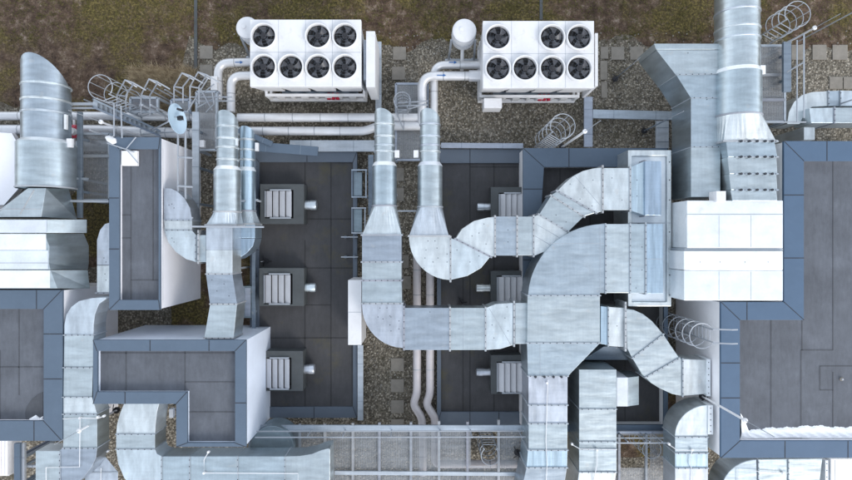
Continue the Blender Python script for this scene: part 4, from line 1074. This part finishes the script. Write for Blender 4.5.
for x in (619, 646): m = MB(); m.bar(W(x, 434, 2.06), W(x, 500, 2.06), .1, .12); part('cross_beam', m, 'mesh', t)
t = grating('small grating platform left of the narrow lavender block', 82, 134, 110, 200, 2.0)
m = MB(); m.bar(W(82, 156, 2.06), W(110, 156, 2.06), .12, .1); part('cross_beam', m, 'mesh', t)
t = grating('grating platform behind the largest round stack at the top right', 759, 46, 784, 122, 3.0)
for y in (75, 100): m = MB(); m.bar(W(759, y, 3.06), W(784, y, 3.06), .12, .1); part('cross_beam', m, 'mesh', t)
t = grating('grating platform between left pipes and the taller stack', 197, 92, 217, 150, 1.6)
t = grating('grating platform between the two middle stacks', 396, 84, 428, 160, .7)

def handrail(label, segs, posts, group='handrails', r=.03, mat='rail'):
    t = thing('handrail', label, 'railing', Vector(posts[0][0]) if posts else Vector(segs[0][0]), group)
    for s in segs: m = MB(); m.tube(s, r, 6); part('rail', m, mat, t)
    for p, q in posts: m = MB(); m.tube([p, q], r, 6); part('post', m, mat, t)
    return t
def up(px, py, z0, z1):
    a = W(px, py, z0); return (a, Vector((a.x, a.y, z1)))
zr = 3.1
handrail('long pale double handrail along the bottom walkway', [[W(247, 431.5, 2.7), W(524, 431, 2.7)], [W(255, 437.5, zr), W(528, 437, zr)]], [up(x, 429, 2, zr) for x in (258, 312, 346, 392, 440, 470, 518)])
handrail('pale double handrail of the short walkway at the lower right', [[W(612, 438, 2.7), W(664, 438, 2.7)], [W(612, 443, zr), W(672, 443, zr)]], [up(x, 433, 2, zr) for x in (619, 640, 652)])
handrail('two pale uprights with rungs beside the half-round pale duct', [[W(178, 118, 3.6), W(178, 233, 3.9)], [W(185.5, 118, 3.6), W(185.5, 233, 3.9)], [W(178, 157, 3.7), W(193, 158, 3.7)], [W(178, 186, 3.8), W(193, 187, 3.8)], [W(178, 217, 3.9), W(193, 218, 3.9)]], [up(178, 122, .2, 3.6), up(185.5, 122, .2, 3.6)], r=.045)
handrail('tall pale handrail along the upper right platform', [[W(797, 40, 4.1), W(797, 122, 4.1)], [W(804, 34, 4.5), W(804, 118, 4.5)], [W(787, 72, 3.8), W(804, 62, 4.4)], [W(787, 42, 3.8), W(804, 34, 4.5)], [W(764, 122, 4.0), W(806, 122, 4.0)]], [up(797, 42, .1, 4.1), up(797, 118, .1, 4.1)])
def guard(label, x0, y0, w=20, h=30, z=2.6, skew=8):
    # hexagonal top guard rails: two sloping frames
    segs = []
    for d in (0, 9):
        segs.append([W(x0 + d, y0 + h, z), W(x0 + d, y0 + h * .45, z + .3), W(x0 + d + skew, y0 + (d * .35), z + 1.1), W(x0 + d + skew + 12, y0 + 7 + d * .35, z + .8)])
    segs.append([W(x0, y0 + h * .45, z + .3), W(x0 + 9, y0 + h * .5, z + .3)])
    segs.append([W(x0 + skew, y0, z + 1.1), W(x0 + 9 + skew, y0 + 3, z + 1.1)])
    handrail(label, segs, [up(x0, y0 + h, 0, z), up(x0 + 9, y0 + h, 0, z)], 'angled guard frames at upper left', .032)
guard('angled guard frame right of the upper left caged ladder', 117, 80, h=33)
guard('angled guard frame with straw behind, second from the upper left ladder', 141, 79, h=36)
guard('angled guard frame just above the satellite dish', 174, 73, h=30)
guard('angled guard frame touching the left chiller pipes', 190, 72, h=32)
handrail('pale pair of hooked posts rising from the narrow block', [[W(108, 138, 4.3), W(114, 136, 4.3), W(114, 103, 4.0), W(108, 102, 4.0)], [W(122, 138, 4.3), W(121, 106, 4.0), W(116, 105, 4.0)]], [up(108, 136, 3, 4.3)])
# stair between guards
t = thing('roof_stairs', 'dark sloping steel stair between the upper left ladder and the dish', 'stairs', W(130, 118, 0))
for dy in (0, 8):
    m = MB(); m.bar(W(93, 99 + dy, 3.6), W(160, 131 + dy * .6, 1.6), .08, .22); part('stringer', m, 'steel_dark', t)
m = MB()
for i in range(14):
    f = (i + .5) / 14; m.bar(W(93 + 67 * f, 100 + 32 * f, 3.6 - 2 * f), W(93 + 67 * f, 107 + 30 * f, 3.6 - 2 * f), .18, .04)
part('treads', m, 'steel', t)
for (x0, y0, x1, y1, z, lab) in ((131, 98, 158, 112, 1.6, 'small grating landing under the second angled guard frame'), (172, 100, 190, 112, 1.5, 'small grating landing right of the satellite dish')):
    grating(lab, x0, y0, x1, y1, z)
handrail('tangle of thin rails between dish and left chiller pipes', [[W(190, 104, 2.2), W(214, 84, 2.6)], [W(196, 108, 2.2), W(219, 96, 2.4)], [W(190, 97, 2.4), W(232, 97, 2.4)], [W(200, 88, 2.6), W(212, 110, 2.2)], [W(206, 112, 2.2), W(214, 104, 2.4), W(212, 92, 2.6)], [W(187, 112, 2.2), W(208, 78, 2.8)], [W(196, 101, 2.3), W(235, 101, 2.3)]], [up(190, 104, 0, 2.2), up(214, 112, 0, 2.2)])
handrail('thin wire hoops on the grating between the two middle stacks', [[W(396, 92, 1.6), W(396, 112, 1.6), W(404, 130, 1.2)], [W(398, 112, 1.4), W(426, 104, 1.4)], [W(398, 103, 1.6), W(428, 101, 1.6)], [W(398, 106, 1.6), W(428, 105, 1.6)]], [up(397, 104, 0, 1.6)])

# satellite dish
t = thing('satellite_dish', 'oval pale blue satellite dish with black receiver on a bracket', 'satellite dish', W(174, 120, 3.4))
c = W(174.5, 119.5, 4.1); R = .62
ax = Vector((.88, .12, .30)).normalized(); e1 = ax.cross(Vector((0, 0, 1))).normalized(); e2 = ax.cross(e1)
if (e2.z > 0): e2 = -e2
rs = []
for k in range(7):
    r = R * (k + .02) / 6; d = .16 * (r / R) ** 2
    rs.append([c + (e1 * math.cos(2 * PI * i / 32) * 1.0 + e2 * .8 * math.sin(2 * PI * i / 32)) * r + ax * d for i in range(32)])
rb = [[p - ax * .02 for p in r_] for r_ in reversed(rs)]
m = MB(); m.rings(rs + rb, (True, True)); part('reflector', m, 'dish', t, smooth=True)
m = MB(); f = c + ax * .30; m.bar(f - ax * .1, f + ax * .08, .16); m.bar(f + Vector((0, .28, .05)), f + Vector((.02, .36, .05)), .2); part('receiver', m, 'black', t)
m = MB(); m.tube([c - e1 * .1 + ax * .02, f], .02, 6); m.tube([c + e2 * R, f], .02, 6); part('feed_arm', m, 'rail', t)
m = MB(); m.tube([c - ax * .02, c - ax * .3, Vector((c.x - .3, c.y - .05, 2.0)), W(140, 134, 1.0)], .04, 8); m.tube([W(152, 130, 2.0), c - ax * .2], .035, 6); part('bracket', m, 'rail', t)
# small lamp/antenna on narrow block
t = thing('antenna', 'small white antenna on thin crossed struts at the narrow block corner', 'antenna', W(112, 142, 4.2))
m = MB(); a, b = W(106, 137, 4.8), W(116, 142.5, 4.8); m.tube([a, a + (b - a) * .3, a + (b - a) * .8, b], [.05, .13, .13, .04], 12); part('body', m, 'white', t, smooth=True)
m = MB(); m.tube([W(107, 143, 4.3), W(134, 152, 4.3)], .025, 6); m.tube([W(136, 137, 4.3), W(126, 149, 4.3), W(138, 163, 4.2)], .025, 6); part('strut', m, 'rail', t)
t = thing('roof_box', 'small pale square box on the top of the narrow block roof', 'box', W(129, 157, 3.9))
m = MB(); m.rect(121, 150.5, 137, 165.5, 3.92, 4.1); part('lid', m, 'wall_white', t, bevel=.02)

# lightning rods
def rod(label, base, z0, z1, r=.04, ball=True, mat='white'):
    b = W(base[0], base[1], z0); t = thing('lightning_rod', label, 'lightning rod', b, 'lightning rods')
    zm = z0 + (z1 - z0) * .65
    m = MB(); m.tube([(b.x, b.y, z0), (b.x, b.y, zm)], r, 8); part('mast', m, mat, t)
    m = MB(); m.tube([(b.x, b.y, zm), (b.x, b.y, z1)], .014, 6); part('tip', m, 'rail', t)
    if ball: m = MB(); m.tube([(b.x, b.y, zm - .06), (b.x, b.y, zm - .03), (b.x, b.y, zm + .03), (b.x, b.y, zm + .06)], [.04, .09, .09, .04], 12); part('clamp', m, 'white', t, smooth=True)
    m = MB()
    for k in range(3):
        a = k * 2 * PI / 3; m.tube([(b.x, b.y, z0 + .35), (b.x + .28 * math.cos(a), b.y + .28 * math.sin(a), z0 + .02)], .02, 5)
    m.disc((b.x, b.y), .14, z0, z0 + .06, 12); part('tripod_foot', m, 'black', t)
    return t
rod('white lightning rod leaning over the cable tray by the caged ladder', (562, 147), .8, 6.6, .05)
rod('long white lightning rod crossing the blue coping at the lower right', (702, 396), 3.0, 8.0, .045)
rod('dark lightning rod on gravel beside the short cable tray', (644, 131), .05, 4.2, .035, False, 'steel_dark')
rod('white lightning rod over the pipes beside the narrow block', (148, 139), .5, 6.4, .04)
rod('white lightning rod at the top right beyond the platform', (774, 50), .8, 5.0, .04)
rod('short dark lightning rod on gravel right of the right chiller', (615, 79), .05, 3.2, .02, False, 'steel_dark')
rod('white lightning rod between ducts in the notch at lower left', (117, 410), 2.0, 6.2, .04)
rod('small white lightning rod on gravel by the right walkway opening', (655, 452), .1, 4.5, .035)
rod('small black-footed rod on the left low roof below the top hatch', (266, 261), .5, 1.3, .05, False, 'black')
rod('small black-footed rod above the straight middle duct', (461, 302), .5, 2.2, .03, False, 'black')
rod('small black-footed rod beside the widest duct on the walkway', (517, 452), 2.0, 3.0, .04, False, 'black')
# conductor wires on ducts
def wire(label, pts, z, clamps=()):
    t = thing('conductor_wire', label, 'wire', W(*pts[0], z), 'white lightning conductor wires on the ducts')
    m = MB(); m.tube([W(x, y, z) for x, y in pts], .016, 5); part('cable', m, 'white', t)
    for x, y in clamps: m = MB(); p = W(x, y, z); m.disc(p, .05, z - .06, z + .05, 10); part('clamp', m, 'white', t)
wire('white wire stepping down the long narrow duct at lower left', [(63, 419), (80, 418), (79.5, 467), (46, 467.5), (46, 500)], 4.22, [(80, 418), (98, 417)])
wire('short white wire crossing to the notch at lower left', [(80, 418), (98, 418.5), (104, 416)], 4.24, [(104, 416)])
wire('white wire forming a corner on the bottom duct', [(209, 451), (204, 460), (204, 473), (298, 473.5), (298, 500)], 4.07, [(208.5, 452), (204, 473)])
wire('white wire running down the lower part of the widest duct', [(548, 380), (547, 405), (546, 440), (547, 466), (545, 500)], 3.87, [(547, 383)])
wire('white wire zigzag on the plain bluish duct', [(571, 444), (580, 449), (617, 449.5)], 3.52, [(597, 450), (572, 444)])
wire('white wire running down from the clamp on the plain bluish duct', [(597, 450), (597, 465), (594, 478), (596, 500)], 3.50)
wire('white wire zigzag on the curved duct at lower right', [(668, 444), (678, 450.5), (708, 450.5)], 3.87, [(669, 444), (692, 450)])
wire('white wire running down the curved duct at lower right', [(692, 450), (690, 464), (693, 472), (692, 500)], 3.89)
wire('white wire framing the duct at the bottom right', [(738, 500), (738, 470), (785, 473), (788, 473)], 3.77, [(783, 473)])
wire('thin white wire looping down the wire of the small pointed duct', [(101, 468), (100, 500)], 3.26, [(108, 451)])
# valves/clutter near left stack
t = thing('valve_group', 'small red and white valves behind the large round stack', 'valves', W(73, 130, 0))
m = MB(); m.tube([W(70, 128, 1.6), W(77, 128, 1.6)], .14, 12); m.tube([W(73, 136, 1.6), W(78, 136, 1.6)], .1, 12); part('valve', m, 'red', t, smooth=True)
m = MB(); m.disc(W(71, 131, 1.9), .16, 1.7, 1.95, 14); m.tube([W(74, 120, 1.5), W(75, 160, 1.5)], .05, 8); part('body', m, 'white', t)
# junction boxes
for (x0, y0, x1, y1, z, lab) in ((199, 140, 204, 147, 2.2, 'small white box on the column left of the taller stack'), (169, 409, 173, 418, 3.0, 'small white box in the notch beside the curved duct'), (64, 136, 68, 143, 2.5, 'x')):
    if lab == 'x': continue
    m = MB(); m.rect(x0, y0, x1, y1, z - .2, z); tag(part('junction_box', m, 'white', bevel=.01), lab, 'box')
# bottom left corner
t = thing('corrugated_cladding', 'bright white corrugated panel at the bottom left corner', 'cladding', W(5, 460, 0))
m = MB()
for k in range(6): m.rect(-12 + k * 3.4, 441, -12 + k * 3.4 + 2.4, 476, 1.8, 2.6)
m.rect(-14, 441, 9, 476, 1.7, 2.5); part('panel', m, 'wall_white', t, bevel=.02)
tray('blue-grey steel column at the bottom left below the roof block', (18, 443), (18, 500), .26, 2.6, 'coping')
tray('thin pale column at the bottom left next to the blue-grey one', (24, 443), (24, 500), .12, 2.5, 'rail')
tray('thin pale crossbar at the bottom left behind the duct corner', (20, 466), (38, 466), .10, 2.3, 'rail')

# ------------------------------------------------------------------ camera, light, world
cam = bpy.data.cameras.new('camera'); co = bpy.data.objects.new('camera', cam); COL.objects.link(co)
co.location = (0, 0, HC); cam.sensor_width = 36; cam.lens = K * 36 / 852; cam.clip_end = 500; cam.clip_start = .1
S.camera = co
SUN_EL, SUN_AZ = 35, 140     # azimuth: compass style, 180 = from the bottom of the picture
w = bpy.data.worlds.new('World'); S.world = w; w.use_nodes = True; nt = w.node_tree
bg = nt.nodes['Background']; sky = nt.nodes.new('ShaderNodeTexSky'); sky.sky_type = 'NISHITA'; sky.sun_disc = False
sky.sun_elevation = math.radians(SUN_EL); sky.sun_rotation = math.radians(SUN_AZ); sky.dust_density = 3.0; sky.air_density = 1.0; sky.ozone_density = 1.0
# thin broken cloud veil mixed into the sky
tc = nt.nodes.new('ShaderNodeTexCoord'); n = nt.nodes.new('ShaderNodeTexNoise'); n.inputs['Scale'].default_value = 3.2; n.inputs['Detail'].default_value = 6
nt.links.new(tc.outputs['Generated'], n.inputs[0])
r = nt.nodes.new('ShaderNodeValToRGB'); r.color_ramp.elements[0].position = .40; r.color_ramp.elements[1].position = .68
r.color_ramp.elements[0].color = (.45, .45, .45, 1); r.color_ramp.elements[1].color = (.9, .9, .9, 1)
nt.links.new(n.outputs[0], r.inputs[0])
mx = nt.nodes.new('ShaderNodeMix'); mx.data_type = 'RGBA'; nt.links.new(r.outputs[0], mx.inputs[0]); nt.links.new(sky.outputs[0], mx.inputs[6]); 
sp = nt.nodes.new('ShaderNodeSeparateXYZ'); nt.links.new(tc.outputs['Generated'], sp.inputs[0])
hr = nt.nodes.new('ShaderNodeValToRGB'); nt.links.new(sp.outputs['Z'], hr.inputs[0])
hr.color_ramp.elements[0].position = 0.0; hr.color_ramp.elements[0].color = (1.9, 1.92, 2.0, 1)
hr.color_ramp.elements[1].position = 0.85; hr.color_ramp.elements[1].color = (.86, .92, 1.0, 1)
vm = nt.nodes.new('ShaderNodeMix'); vm.data_type = 'RGBA'; vm.blend_type = 'MULTIPLY'; vm.inputs[0].default_value = 1
nt.links.new(hr.outputs[0], vm.inputs[6]); vm.inputs[7].default_value = (8.5, 8.8, 9.1, 1)
nt.links.new(vm.outputs[2], mx.inputs[7])
nt.links.new(mx.outputs[2], bg.inputs[0]); bg.inputs[1].default_value = .12
sl = bpy.data.lights.new('sun', 'SUN'); so = bpy.data.objects.new('sun', sl); COL.objects.link(so)
sl.energy = 1.1; sl.angle = math.radians(20); sl.color = (1, .965, .92)
az = math.radians(SUN_AZ); d = Vector((math.sin(az) * math.cos(math.radians(SUN_EL)), math.cos(az) * math.cos(math.radians(SUN_EL)), math.sin(math.radians(SUN_EL))))
so.rotation_euler = (-d).to_track_quat('-Z', 'Y').to_euler()
S.view_settings.view_transform = 'Standard'; S.view_settings.look = 'None'; S.view_settings.gamma = 1; S.view_settings.use_curve_mapping = False
S.view_settings.exposure = 0.38
